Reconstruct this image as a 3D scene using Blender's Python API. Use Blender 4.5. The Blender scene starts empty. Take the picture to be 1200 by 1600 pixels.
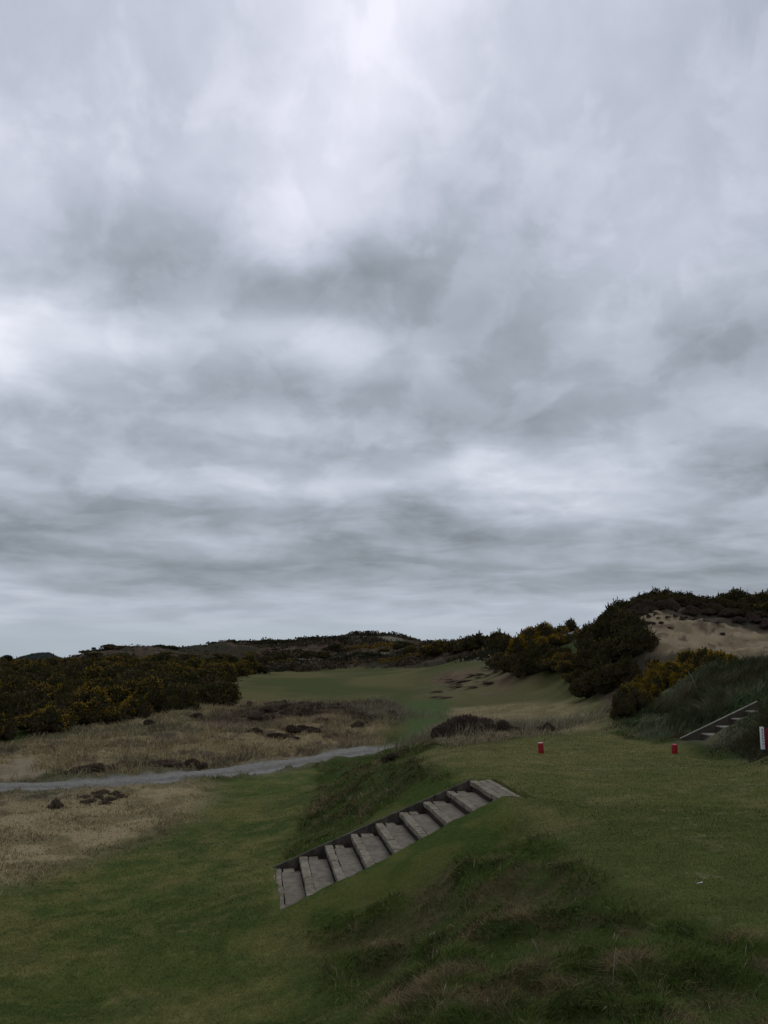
import bpy, math, random
import numpy as np
from mathutils import Vector, Matrix

rng = np.random.default_rng(11)
random.seed(5)
D = bpy.data
scene = bpy.context.scene
COL = scene.collection

# ---------------------------------------------------------------- camera
CAMZ = 2.1                       # metres above the tee lawn (z = 0)
FPX = 1386.0                     # focal length in pixels of the 1200x1600 photograph
PITCH = math.atan(210 / FPX)
cam = D.cameras.new('camera')
cam.sensor_fit = 'VERTICAL'
cam.sensor_height = 36.0
cam.lens = 36.0 * FPX / 1600.0
cam.clip_start = 0.05
cam.clip_end = 6000
camo = D.objects.new('camera', cam)
camo.location = (0, 0, CAMZ)
camo.rotation_euler = (math.pi / 2 + PITCH, 0, 0)
COL.objects.link(camo)
scene.camera = camo

# ---------------------------------------------------------------- exposure, sun, sky
scene.view_settings.view_transform = 'Standard'
scene.view_settings.look = 'None'
scene.view_settings.exposure = 0.0
scene.view_settings.gamma = 1.0

SUN_EL, SUN_AZ = math.radians(52), math.radians(14)      # azimuth clockwise from +Y
sun = D.lights.new('sun', 'SUN')
sun.energy = 0.5
sun.angle = math.radians(25)
sun.color = (1.0, 0.96, 0.9)
suno = D.objects.new('sun', sun)
sd = Vector((math.sin(SUN_AZ) * math.cos(SUN_EL), math.cos(SUN_AZ) * math.cos(SUN_EL), math.sin(SUN_EL)))
suno.rotation_euler = sd.to_track_quat('Z', 'Y').to_euler()
suno.location = sd * 60
COL.objects.link(suno)

world = D.worlds.new('World')
scene.world = world
world.use_nodes = True
W = world.node_tree
W.nodes.clear()


class NT:
    """small helper for chaining nodes"""
    def __init__(s, tree):
        s.t = tree

    def n(s, typ, **kw):
        nd = s.t.nodes.new(typ)
        for k, v in kw.items():
            setattr(nd, k, v)
        return nd

    def put(s, sock, v):
        if hasattr(v, 'is_linked') or isinstance(v, bpy.types.NodeSocket):
            s.t.links.new(v, sock)
        else:
            sock.default_value = v

    def m(s, op, a, b=0.0, c=None, clamp=False):
        nd = s.n('ShaderNodeMath', operation=op, use_clamp=clamp)
        s.put(nd.inputs[0], a)
        s.put(nd.inputs[1], b)
        if c is not None:
            s.put(nd.inputs[2], c)
        return nd.outputs[0]

    def vm(s, op, a, b=(0, 0, 0)):
        nd = s.n('ShaderNodeVectorMath', operation=op)
        s.put(nd.inputs[0], a)
        s.put(nd.inputs[1], b)
        return nd.outputs['Value'] if op in ('LENGTH', 'DOT_PRODUCT') else nd.outputs[0]

    def xyz(s, x, y, z=0.0):
        nd = s.n('ShaderNodeCombineXYZ')
        for i, v in enumerate((x, y, z)):
            s.put(nd.inputs[i], v)
        return nd.outputs[0]

    def noise(s, vec, scale, detail=5.0, rough=0.5, dist=0.0, w=None):
        nd = s.n('ShaderNodeTexNoise')
        if vec is not None:
            s.put(nd.inputs['Vector'], vec)
        nd.inputs['Scale'].default_value = scale
        nd.inputs['Detail'].default_value = detail
        nd.inputs['Roughness'].default_value = rough
        nd.inputs['Distortion'].default_value = dist
        return nd

    def mr(s, v, a, b, c, d, smooth=True):
        nd = s.n('ShaderNodeMapRange', interpolation_type='SMOOTHSTEP' if smooth else 'LINEAR')
        for i, x in enumerate((v, a, b, c, d)):
            s.put(nd.inputs[i], x)
        return nd.outputs[0]

    def mixc(s, f, a, b, mode='MIX'):
        nd = s.n('ShaderNodeMix', data_type='RGBA', blend_type=mode)
        s.put(nd.inputs[0], f)
        s.put(nd.inputs[6], a)
        s.put(nd.inputs[7], b)
        return nd.outputs[2]


SKY_BASE = 0.5
SKY_ROWS = [0.6, 2.4, 4.4, 6.6, 9.0, 11.5, 14.5, 18.5, 23.5, 29, 35, 42]
SKY_COLS = [-45, -30, -25, -20, -15, -10, -5, 0, 5, 10, 15, 20, 25, 30, 45]
SKY_GRID = [
    [0.537, 0.537, 0.542, 0.555, 0.581, 0.609, 0.618, 0.595, 0.555, 0.524, 0.513, 0.515, 0.522, 0.53, 0.537],
    [0.537, 0.544, 0.554, 0.552, 0.518, 0.476, 0.468, 0.49, 0.523, 0.538, 0.491, 0.401, 0.367, 0.423, 0.536],
    [0.537, 0.508, 0.464, 0.394, 0.323, 0.311, 0.347, 0.355, 0.364, 0.409, 0.401, 0.328, 0.321, 0.409, 0.536],
    [0.537, 0.488, 0.392, 0.307, 0.358, 0.484, 0.44, 0.277, 0.322, 0.488, 0.448, 0.346, 0.425, 0.544, 0.539],
    [0.538, 0.561, 0.481, 0.351, 0.373, 0.506, 0.449, 0.33, 0.484, 0.708, 0.68, 0.531, 0.49, 0.529, 0.538],
    [0.537, 0.566, 0.543, 0.493, 0.526, 0.609, 0.567, 0.548, 0.684, 0.728, 0.58, 0.396, 0.313, 0.371, 0.535],
    [0.537, 0.499, 0.503, 0.513, 0.434, 0.379, 0.421, 0.403, 0.378, 0.416, 0.46, 0.504, 0.525, 0.524, 0.536],
    [0.551, 0.958, 0.934, 0.72, 0.543, 0.574, 0.684, 0.523, 0.363, 0.463, 0.499, 0.406, 0.367, 0.414, 0.534],
    [0.532, 0.566, 0.53, 0.432, 0.377, 0.387, 0.416, 0.346, 0.35, 0.517, 0.604, 0.593, 0.53, 0.468, 0.532],
    [0.529, 0.609, 0.674, 0.644, 0.629, 0.712, 0.843, 0.729, 0.498, 0.533, 0.634, 0.612, 0.523, 0.453, 0.531],
    [0.541, 0.631, 0.579, 0.616, 0.687, 0.639, 0.8, 0.942, 0.721, 0.629, 0.672, 0.58, 0.517, 0.534, 0.537],
    [0.534, 0.231, 0.127, 0.347, 0.605, 0.618, 0.807, 1.0, 1.0, 0.832, 0.794, 0.867, 0.916, 0.834, 0.544],
]


def build_sky():
    T = NT(W)
    out = T.n('ShaderNodeOutputWorld')
    bg = T.n('ShaderNodeBackground')
    bg.inputs['Strength'].default_value = 0.1
    W.links.new(bg.outputs[0], out.inputs[0])
    nish = T.n('ShaderNodeTexSky', sky_type='NISHITA')
    nish.sun_disc = False
    nish.sun_elevation = SUN_EL
    nish.sun_rotation = SUN_AZ
    tc = T.n('ShaderNodeTexCoord')
    d = T.vm('NORMALIZE', tc.outputs['Generated'])
    sp = T.n('ShaderNodeSeparateXYZ')
    W.links.new(d, sp.inputs[0])
    x, y, z = sp.outputs
    zc = T.m('MAXIMUM', z, 0.0)
    den = T.m('ADD', zc, 0.17)
    P = T.xyz(T.m('DIVIDE', x, den), T.m('DIVIDE', y, den), 0.0)   # the cloud layer seen from below
    az = T.m('MULTIPLY', T.m('ARCTAN2', x, y), 57.29578)
    el = T.m('MULTIPLY', T.m('ARCSINE', z), 57.29578)
    # slow warp of the directions, so that placed clouds get ragged outlines
    wn = T.noise(P, 1.1, 5.0, 0.55)
    wv = T.vm('SUBTRACT', wn.outputs['Color'], (0.5, 0.5, 0.5))
    elw = T.mr(el, 0.0, 30.0, 0.16, 1.0)
    ws = T.n('ShaderNodeSeparateXYZ')
    W.links.new(wv, ws.inputs[0])
    wx = T.m('MULTIPLY', ws.outputs[0], 22.0)
    wy = T.m('MULTIPLY', T.m('MULTIPLY', ws.outputs[1], 18.0), elw)
    A = T.xyz(T.m('ADD', az, wx), T.m('ADD', el, wy), 0.0)
    # brightness of the cloud deck: layered noise ...
    n1 = T.noise(P, 0.9, 6.0, 0.52, 0.3).outputs[0]
    n2 = T.noise(T.vm('ADD', P, (7.3, 2.1, 0)), 2.2, 4.0, 0.5, 0.2).outputs[0]
    n3 = T.noise(T.vm('MULTIPLY', P, (1.2, 1.0, 1.0)), 2.2, 3.0, 0.5, 0.3).outputs[0]
    # billows on the underside, rounder overhead and flatter towards the horizon
    Q = T.xyz(T.m('MULTIPLY', az, 0.085), T.m('MULTIPLY', T.m('LOGARITHM', T.m('ADD', T.m('MAXIMUM', el, 0.0), 7.0), 2.718), 3.1), 0.0)
    n4 = T.noise(Q, 1.3, 7.0, 0.58, 0.55).outputs[0]
    n5 = T.noise(T.vm('ADD', Q, (3.7, 9.2, 0)), 2.7, 7.0, 0.53, 0.5).outputs[0]
    # ragged cloud edges, and thin flat layers low down
    n6 = T.mr(T.noise(T.vm('ADD', Q, (1.9, 4.4, 0)), 1.9, 7.0, 0.54, 0.35).outputs[0], 0.44, 0.60, -0.5, 0.5)
    n7 = T.mr(T.noise(T.vm('MULTIPLY', Q, (0.8, 1.5, 1.0)), 2.0, 6.0, 0.54, 0.5).outputs[0], 0.40, 0.62, -0.5, 0.5)
    low = T.mr(el, 4.0, 24.0, 1.0, 0.0)
    b = T.m('ADD', SKY_BASE, T.m('MULTIPLY', T.m('SUBTRACT', n1, 0.5), 0.08))
    b = T.m('ADD', b, T.m('MULTIPLY', T.m('SUBTRACT', n2, 0.5), T.mr(el, 5.0, 15.0, 0.04, 0.12)))
    b = T.m('ADD', b, T.m('MULTIPLY', T.m('MULTIPLY', T.m('SUBTRACT', n3, 0.5), 0.16), low))
    b = T.m('ADD', b, T.m('MULTIPLY', T.m('SUBTRACT', n4, 0.5), T.mr(el, 2.0, 10.0, 0.09, 0.13)))
    b = T.m('ADD', b, T.m('MULTIPLY', T.m('SUBTRACT', n5, 0.5), T.mr(el, 2.0, 8.0, 0.06, 0.17)))
    b = T.m('ADD', b, T.m('MULTIPLY', n6, T.mr(el, 3.0, 10.0, 0.02, 0.075)))
    b = T.m('ADD', b, T.m('MULTIPLY', n7, T.mr(el, 8.0, 17.0, 0.075, 0.0)))
    # ... over the slow change of the day's cloud from bank to bank: rows by elevation, stops by azimuth
    sA = T.n('ShaderNodeSeparateXYZ')
    W.links.new(A, sA.inputs[0])
    az01 = T.m('DIVIDE', T.m('ADD', sA.outputs[0], 45.0), 90.0, clamp=True)
    deck = None
    for k, (e0, row) in enumerate(zip(SKY_ROWS, SKY_GRID)):
        rp = T.n('ShaderNodeValToRGB')
        rp.color_ramp.interpolation = 'B_SPLINE'
        el_ = rp.color_ramp.elements
        for i, v in enumerate(row):
            p_ = (SKY_COLS[i] + 45.0) / 90.0
            e_ = el_[i] if i < 2 else el_.new(p_)
            e_.position = p_
            e_.color = (v, v, v, 1)
        W.links.new(az01, rp.inputs[0])
        if deck is None:
            deck = rp.outputs[0]
        else:
            wgt = T.mr(sA.outputs[1], SKY_ROWS[k - 1], e0, 0.0, 1.0)
            deck = T.mixc(wgt, deck, rp.outputs[0])
    dk = T.n('ShaderNodeRGBToBW')
    W.links.new(deck, dk.inputs[0])
    b = T.m('ADD', b, T.m('SUBTRACT', dk.outputs[0], 0.5))
    # unseen sky behind the camera, dimmed so that light comes from the front
    b = T.m('MULTIPLY', b, T.mr(y, -0.5, 0.35, 0.85, 1.0))
    b = T.m('MINIMUM', T.m('MAXIMUM', b, 0.20), 0.93)
    tint = T.n('ShaderNodeValToRGB')
    W.links.new(b, tint.inputs[0])
    cr = tint.color_ramp
    cr.elements[0].position = 0.2
    cr.elements[0].color = (0.868, 0.988, 1.13, 1)
    cr.elements[1].position = 0.9
    cr.elements[1].color = (0.955, 0.98, 1.075, 1)
    e = cr.elements.new(0.5)
    e.color = (0.888, 0.983, 1.15, 1)
    violet = T.mixc(T.m('MULTIPLY', T.mr(b, 0.38, 0.60, 0.0, 1.0), T.mr(el, 16.0, 28.0, 0.0, 1.0)), (1, 1, 1, 1), (1.01, 0.988, 1.02, 1))
    colr = T.mixc(1.0, tint.outputs[0], violet, 'MULTIPLY')
    warm = T.mixc(T.mr(el, 14.0, 4.0, 0.0, 1.0), (1, 1, 1, 1), (1.0, 1.0, 0.985, 1))
    colr = T.mixc(1.0, colr, warm, 'MULTIPLY')
    sc = T.vm('MULTIPLY', colr, T.xyz(b, b, b))
    cloud = T.vm('MULTIPLY', sc, (10, 10, 10))
    # thin clear strip low over the sea: the plain sky shows through, dimmed by the veil
    clear = T.m('MULTIPLY', T.mr(T.m('ADD', el, T.m('MULTIPLY', wy, 0.12)), 2.7, 0.2, 0.0, 0.85), T.mr(az, 26.0, -6.0, 0.35, 1.0))
    skyc = T.vm('MULTIPLY', nish.outputs[0], (0.42, 0.58, 0.76))
    skyc = T.mixc(0.85, skyc, (4.2, 4.8, 5.45, 1))
    W.links.new(T.mixc(clear, cloud, skyc), bg.inputs['Color'])


build_sky()

# ---------------------------------------------------------------- helpers: picture rays, noise, meshes
CP, SP = math.cos(PITCH), math.sin(PITCH)


def ray(px, py):
    v = (800 - py) / FPX
    return (px - 600) / FPX, CP - v * SP, SP + v * CP


def pY(px, py, Y):
    a, b, c = ray(px, py)
    return a * Y / b, Y, CAMZ + c * Y / b


def pZ(px, py, z):
    a, b, c = ray(px, py)
    t = (z - CAMZ) / c
    return a * t, b * t, z


def hash2(ix, iy, seed):
    h = (ix.astype(np.int64) * 374761393 + iy.astype(np.int64) * 668265263 + seed * 1442695041) & 0xFFFFFFFF
    h = ((h ^ (h >> 13)) * 1274126177) & 0xFFFFFFFF
    h = h ^ (h >> 16)
    return (h & 0xFFFFFF) / float(0xFFFFFF)


def vnoise(x, y, seed=0):
    x = np.asarray(x, float)
    y = np.asarray(y, float)
    ix, iy = np.floor(x), np.floor(y)
    fx, fy = x - ix, y - iy
    fx = fx * fx * fx * (fx * (fx * 6 - 15) + 10)
    fy = fy * fy * fy * (fy * (fy * 6 - 15) + 10)
    a = hash2(ix, iy, seed)
    b = hash2(ix + 1, iy, seed)
    c = hash2(ix, iy + 1, seed)
    d = hash2(ix + 1, iy + 1, seed)
    return (a + (b - a) * fx) * (1 - fy) + (c + (d - c) * fx) * fy


def fbm(x, y, seed=0, oct=4, gain=0.5):
    s, a, t = 0.0, 1.0, 0.0
    for i in range(oct):
        f = 2.03 ** i
        s = s + a * vnoise(x * f + i * 17.3, y * f - i * 9.1, seed + i)
        t += a
        a *= gain
    return s / t


def sstep(a, b, v):
    t = np.clip((v - a) / (b - a), 0, 1)
    return t * t * (3 - 2 * t)


def link(name, me, parent=None, mat=None):
    o = D.objects.new(name, me)
    COL.objects.link(o)
    if parent is not None:
        o.parent = parent
    if mat is not None and me is not None:
        me.materials.clear()
        me.materials.append(mat)
    return o


def empty(name, loc=(0, 0, 0), rz=0.0):
    o = D.objects.new(name, None)
    o.location = loc
    o.rotation_euler = (0, 0, rz)
    o.empty_display_size = 0.2
    COL.objects.link(o)
    return o


def tag(o, label=None, cat=None, group=None, kind=None):
    if label:
        o['label'] = label
    if cat:
        o['category'] = cat
    if group:
        o['group'] = group
    if kind:
        o['kind'] = kind
    return o


def np_mesh(name, co, faces_list, colors=None, smooth=False):
    """faces_list: list of (n,k) int arrays"""
    me = D.meshes.new(name)
    me.vertices.add(len(co))
    me.vertices.foreach_set('co', np.ascontiguousarray(co, np.float32).ravel())
    loops = np.concatenate([f.ravel() for f in faces_list]).astype(np.int32)
    sizes = np.concatenate([np.full(len(f), f.shape[1], np.int32) for f in faces_list])
    starts = np.concatenate([[0], np.cumsum(sizes)[:-1]]).astype(np.int32)
    me.loops.add(len(loops))
    me.loops.foreach_set('vertex_index', loops)
    me.polygons.add(len(sizes))
    me.polygons.foreach_set('loop_start', starts)
    me.polygons.foreach_set('use_smooth', np.full(len(sizes), smooth, bool))
    me.update(calc_edges=True)
    if colors is not None:
        at = me.color_attributes.new('Col', 'FLOAT_COLOR', 'POINT')
        c = np.ones((len(co), 4), np.float32)
        c[:, :3] = colors
        at.data.foreach_set('color', c.ravel())
    return me


class MB:
    """collects boxes and tubes into one mesh"""
    def __init__(s):
        s.v, s.f = [], []

    def prism(s, bottom, top):
        n = len(bottom)
        k = len(s.v)
        s.v += [tuple(p) for p in bottom] + [tuple(p) for p in top]
        s.f.append(tuple(k + n - 1 - i for i in range(n)))
        s.f.append(tuple(k + n + i for i in range(n)))
        for i in range(n):
            j = (i + 1) % n
            s.f.append((k + i, k + j, k + n + j, k + n + i))

    def box(s, o, ux, uy, uz):
        o, ux, uy, uz = map(Vector, (o, ux, uy, uz))
        b = [o, o + ux, o + ux + uy, o + uy]
        s.prism(b, [p + uz for p in b])

    def tube(s, pts, rad, seg=6):
        pts = [Vector(p) for p in pts]
        rings = []
        for i, p in enumerate(pts):
            d = (pts[min(i + 1, len(pts) - 1)] - pts[max(i - 1, 0)]).normalized()
            a = d.orthogonal().normalized()
            b = d.cross(a)
            r = rad[i] if isinstance(rad, (list, tuple)) else rad
            k = len(s.v)
            for j in range(seg):
                t = 2 * math.pi * j / seg
                s.v.append(tuple(p + (a * math.cos(t) + b * math.sin(t)) * r))
            rings.append(k)
        for q in range(len(rings) - 1):
            for j in range(seg):
                s.f.append((rings[q] + j, rings[q] + (j + 1) % seg, rings[q + 1] + (j + 1) % seg, rings[q + 1] + j))
        s.f.append(tuple(rings[0] + seg - 1 - j for j in range(seg)))
        s.f.append(tuple(rings[-1] + j for j in range(seg)))

    def lathe(s, prof, seg=24, c=(0, 0, 0)):
        k0 = len(s.v)
        for (r, z) in prof:
            for j in range(seg):
                t = 2 * math.pi * j / seg
                s.v.append((c[0] + r * math.cos(t), c[1] + r * math.sin(t), c[2] + z))
        for q in range(len(prof) - 1):
            for j in range(seg):
                s.f.append((k0 + q * seg + j, k0 + q * seg + (j + 1) % seg, k0 + (q + 1) * seg + (j + 1) % seg, k0 + (q + 1) * seg + j))
        s.f.append(tuple(k0 + seg - 1 - j for j in range(seg)))
        e = k0 + (len(prof) - 1) * seg
        s.f.append(tuple(e + j for j in range(seg)))

    def build(s, name, mat, parent=None, bevel=0.0, smooth=False):
        me = D.meshes.new(name)
        me.from_pydata(s.v, [], s.f)
        me.update()
        if smooth:
            me.polygons.foreach_set('use_smooth', np.ones(len(me.polygons), bool))
        o = link(name, me, parent, mat)
        if bevel:
            b = o.modifiers.new('bevel', 'BEVEL')
            b.width = bevel
            b.segments = 2
            b.limit_method = 'ANGLE'
        return o


# ---------------------------------------------------------------- the flight of stone steps (its frame is needed by the ground)
class Flight:
    """top far corner of the top nosing line, direction down the flight, direction across towards the near side"""
    def __init__(s, A, u, c, n, tread, riser, width):
        s.A = np.array(A, float)
        s.u = np.array(u, float) / np.linalg.norm(u)
        s.c = np.array(c, float) / np.linalg.norm(c)
        s.n, s.t, s.r, s.w = n, tread, riser, width
        s.M = np.linalg.inv(np.array([s.u, s.c]).T)

    def sc(s, x, y):
        dx, dy = x - s.A[0], y - s.A[1]
        return s.M[0, 0] * dx + s.M[0, 1] * dy, s.M[1, 0] * dx + s.M[1, 1] * dy

    def P(s, a, b, z):
        q = s.A[:2] + s.u * a + s.c * b
        return (q[0], q[1], z)

    def wn(s, a):
        # where the turf of the near side takes over
        if s.n < 8:
            return s.w - .36 + 0 * np.asarray(a)
        return 1.86 + .46 * np.clip(np.asarray(a) / ((s.n - 1) * s.t), 0, 1)

    def nose(s, a):
        # line over the nosings; a = 0 is the nosing of the top tread
        L = (s.n - 1) * s.t
        return s.A[2] - s.r * np.clip(a, 0.0, L) / s.t


A0 = pZ(735, 1219.5, 0.0)
B0 = pZ(427.5, 1357, -1.12)
udir = (B0[0] - A0[0], B0[1] - A0[1])
FL = Flight((A0[0], A0[1], 0.0), udir, (0.145, -1.0), 9, math.hypot(*udir) / 8.0, 1.12 / 8.0, 2.55)
A1 = pZ(1165, 1110, 0.72)
B1 = pZ(1073, 1157, 0.08)
udir1 = (B1[0] - A1[0], B1[1] - A1[1])
FR = Flight((A1[0], A1[1], 0.72), udir1, (0.10, -1.0), 5, math.hypot(*udir1) / 4.0, 0.64 / 4.0, 1.0)

# ---------------------------------------------------------------- terrain
ctrl = []
for (px, py, z) in [
    # lower lawn
    (0, 1600, -1.4), (150, 1600, -1.4), (300, 1600, -1.4), (430, 1600, -1.1), (0, 1500, -1.4), (200, 1500, -1.34), (380, 1500, -1.2),
    (0, 1400, -1.4), (200, 1400, -1.34), (400, 1410, -1.17), (0, 1320, -1.38), (200, 1320, -1.38), (400, 1320, -1.24), (300, 1230, -1.42),
    (470, 1215, -1.42), (100, 1260, -1.38), (0, 1260, -1.35), (-300, 1400, -1.4), (-300, 1250, -1.4), (440, 1270, -1.33),
    # path
    (0, 1230, -1.42), (150, 1226, -1.42), (300, 1212, -1.42), (450, 1192, -1.42), (590, 1170, -1.40), (-200, 1228, -1.42),
    # tee
    (660, 1174, 0), (740, 1161, 0), (850, 1149, 0), (940, 1143, 0), (1060, 1166, 0), (1180, 1186, 0), (900, 1200, 0), (1100, 1200, 0),
    (700, 1205, 0), (800, 1220, 0), (1000, 1260, 0), (1180, 1260, 0), (900, 1290, 0), (1050, 1350, 0), (1200, 1350, 0), (950, 1370, 0),
    (1050, 1410, 0), (1200, 1455, 0), (1350, 1300, .02), (1000, 1180, 0),
    # left flank of the tee
    (500, 1228, -1.38), (525, 1200, -1.35), (575, 1178, -1.3), (560, 1215, -.72), (615, 1200, -.22), (600, 1240, -.42), (540, 1270, -.82),
    (485, 1300, -1.08), (455, 1330, -1.16), (650, 1215, -.1),
    # near bank
    (700, 1400, -.5), (600, 1400, -.78), (800, 1330, -.1), (500, 1430, -1.06), (600, 1500, -.9), (600, 1590, -.62), (700, 1500, -.42),
    (750, 1590, -.12), (900, 1590, .08), (900, 1480, -.14), (1000, 1450, -.1), (1100, 1500, .02), (1190, 1590, .22), (850, 1400, -.16),
    (520, 1560, -1.0), (460, 1600, -1.2), (680, 1340, -.55),
]:
    ctrl.append(pZ(px, py, z))
for (px, py, Y) in [
    # heath mound past the path
    (0, 1200, 26.5), (0, 1180, 29.5), (150, 1165, 31), (250, 1150, 32), (300, 1115, 40), (450, 1130, 36), (450, 1103, 43), (600, 1140, 33.5),
    (605, 1102, 43), (530, 1102, 43), (380, 1108, 43),
    (640, 1160, 33), (650, 1120, 42), (650, 1096, 55), (450, 1098, 56),
    # fairway
    (400, 1070, 75), (370, 1085, 62), (400, 1055, 95), (560, 1070, 78), (560, 1047, 115), (680, 1045, 105), (680, 1070, 75), (480, 1044, 120),
    # far ridges
    (300, 1013, 170), (420, 1006, 180), (475, 1005, 185), (515, 1003, 185), (560, 996, 190), (620, 1002, 190), (660, 1011, 175),
    (720, 1006, 140), (790, 1002, 110), (160, 1015, 150), (200, 1011, 160), (250, 1014, 165), (600, 1020, 150), (480, 1025, 150), (620, 1035, 125),
    # right of the fairway
    (700, 1140, 29), (900, 1135, 30), (800, 1103, 44), (920, 1110, 36), (720, 1155, 24.5), (850, 1146, 24.5),
    (750, 1080, 55), (700, 1060, 75), (780, 1050, 65), (850, 1075, 50), (780, 1028, 80), (720, 1030, 90), (920, 1085, 42), (940, 1120, 32),
    (890, 995, 75), (905, 985, 80), (1000, 1075, 38),
    # sand face and crest
    (1010, 965, 44), (1010, 1010, 40), (1100, 990, 42), (1100, 1030, 38), (1200, 990, 43), (1200, 1030, 37), (1100, 968, 45),
    (1040, 945, 48), (1100, 950, 49), (1200, 955, 50), (980, 965, 46),
    # right bank
    (1000, 1110, 24), (960, 1135, 23), (1100, 1060, 25), (1200, 1045, 22), (1200, 1090, 19.5), (1130, 1090, 22.5), (1080, 1120, 21.8),
    (1190, 1150, 18), (1150, 1158, 19), (1040, 1150, 21.5), (1200, 1120, 18.6), (1150, 1065, 23.5),
]:
    ctrl.append(pY(px, py, Y))
for (px, Y, z) in [
    (100, 45, -.95), (250, 50, -.9), (50, 60, -.6), (350, 60, -1.0), (355, 48, -.95), (0, 75, -.75), (150, 75, -.5), (300, 85, -.6), (200, 100, -.1),
    (0, 110, -1.1), (100, 115, -.8), (300, 120, -.1), (0, 170, -2.8), (70, 175, -2.5), (-150, 165, -3), (110, 150, -1.2), (-150, 40, -1.1), (-150, 80, -.2), (20, 36, -1.2),
    (840, 56, 1.2), (850, 61, 2.0), (900, 50, 1.0), (960, 45, 2.2), (950, 40, .4), (960, 52, 3.3), (1150, 32, 1.1), (1250, 30, 1.4),
    (1080, 30, .9), (1400, 20, 2.0), (1400, 45, 4.0),
    (300, 260, -2), (600, 280, -2), (900, 200, 1), (1200, 120, 4), (0, 260, -4), (1000, 100, 3.4),
]:
    x, y, _ = pY(px, 1010, Y)
    ctrl.append((x, y, z))
ctrl += [(0.01, 1.5, .48), (2, 2, .5), (-1.5, 1.8, .45), (2.5, 4.3, .3), (.3, 4, .25), (-2.5, 4, -.15), (-3.6, 6, -1.0), (-5, 7.5, -1.38), (-1.2, 5.5, -.5),
         (0, -2, .5), (4, -2, .5), (-5, -2, .2), (-9, 3, -1.2), (9, 4, .4), (0, -15, 0), (20, -10, 1), (-20, -10, -1), (14, 10, 1.2),
         (0, -120, -2), (120, 0, 1), (-120, 0, -3), (-120, 120, -3), (160, 160, 2),
         (0, 900, -8), (500, 800, -7), (-500, 800, -8), (900, 0, -6), (-900, 0, -7), (0, -900, -6), (0, 500, -7), (-250, 450, -8), (250, 450, -5)]
ctrl = np.array(ctrl)
KA = 3.0


def uvmap(x, y):
    r = np.sqrt(x * x + y * y) + 1e-6
    w = np.clip((r - 1.0) / 3.0, 0.15, 1.0)
    th = np.arctan2(x, y)
    return np.stack([KA * np.sin(th) * w, KA * (1 - np.cos(th)) * 0.9 * w, np.log(r + 0.6) * 1.6], -1)


CU = uvmap(ctrl[:, 0], ctrl[:, 1])
EPS = 0.012


def _solve():
    d = np.sqrt(((CU[:, None] - CU[None]) ** 2).sum(-1) + EPS ** 2)
    n = len(CU)
    M = np.zeros((n + 1, n + 1))
    M[:n, :n] = d - 0.004 * np.eye(n)
    M[:n, n] = M[n, :n] = 1
    return np.linalg.solve(M, np.concatenate([ctrl[:, 2], [0]]))


RW = _solve()


def base_h(x, y):
    x = np.asarray(x, float)
    y = np.asarray(y, float)
    sh = x.shape
    x, y = x.ravel(), y.ravel()
    out = np.empty(len(x))
    for i in range(0, len(x), 40000):
        u = uvmap(x[i:i + 40000], y[i:i + 40000])
        d2 = (u ** 2).sum(1)[:, None] + (CU ** 2).sum(1)[None] - 2 * u @ CU.T
        out[i:i + 40000] = np.sqrt(np.maximum(d2, 0) + EPS ** 2) @ RW[:-1] + RW[-1]
    h = out - np.maximum(np.hypot(x, y) - 260, 0) * .020
    for F, near, far in ((FL, 0.9, 0.7), (FR, 0.5, 0.35)):
        s, c = F.sc(x, y)
        L = (F.n - 1) * F.t
        ds = np.maximum(np.maximum(-s - F.t, s - L - 0.05), 0)
        dc = np.where(c < 0, -c / far, np.maximum(c - F.w, 0) / near)
        w = 1 - sstep(0.0, 1.0, np.sqrt((ds / 0.8) ** 2 + dc ** 2))
        tgt = F.nose(s) + np.where(c < F.w / 2, 0.0, 0.05)
        h = h * (1 - w) + tgt * w
    return h.reshape(sh)


# ---------------------------------------------------------------- zones, outlined where they lie on the ground
def hit(px, py, y0=3.0, y1=300.0):
    a, b, c = ray(px, py)
    Y = np.exp(np.linspace(math.log(y0), math.log(y1), 700))
    g = CAMZ + c / b * Y - base_h(a / b * Y, Y)
    k = np.argmax(g < 0)
    if g[k] >= 0:
        k = len(Y) - 1
    t = g[k - 1] / (g[k - 1] - g[k] + 1e-9) if k else 0
    yy = Y[k - 1] + (Y[k] - Y[k - 1]) * t if k else Y[0]
    return np.array([a / b * yy, yy])


def poly(pts):
    return np.array([hit(*p) for p in pts])


def sdf(P, x, y):
    """signed distance, positive inside"""
    d = np.full(x.shape, 1e9)
    ins = np.zeros(x.shape, bool)
    n = len(P)
    for i in range(n):
        a, b = P[i], P[(i + 1) % n]
        ex, ey = b - a
        t = np.clip(((x - a[0]) * ex + (y - a[1]) * ey) / (ex * ex + ey * ey + 1e-12), 0, 1)
        d = np.minimum(d, np.hypot(x - a[0] - t * ex, y - a[1] - t * ey))
        cnd = (a[1] > y) != (b[1] > y)
        with np.errstate(divide='ignore', invalid='ignore'):
            xi = a[0] + (y - a[1]) * ex / (ey if ey != 0 else 1e-12)
        ins ^= cnd & (x < xi)
    return np.where(ins, d, -d)


def sdl(P, x, y):
    d = np.full(x.shape, 1e9)
    for i in range(len(P) - 1):
        a, b = P[i], P[i + 1]
        ex, ey = b - a
        t = np.clip(((x - a[0]) * ex + (y - a[1]) * ey) / (ex * ex + ey * ey + 1e-12), 0, 1)
        d = np.minimum(d, np.hypot(x - a[0] - t * ex, y - a[1] - t * ey))
    return d


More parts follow.
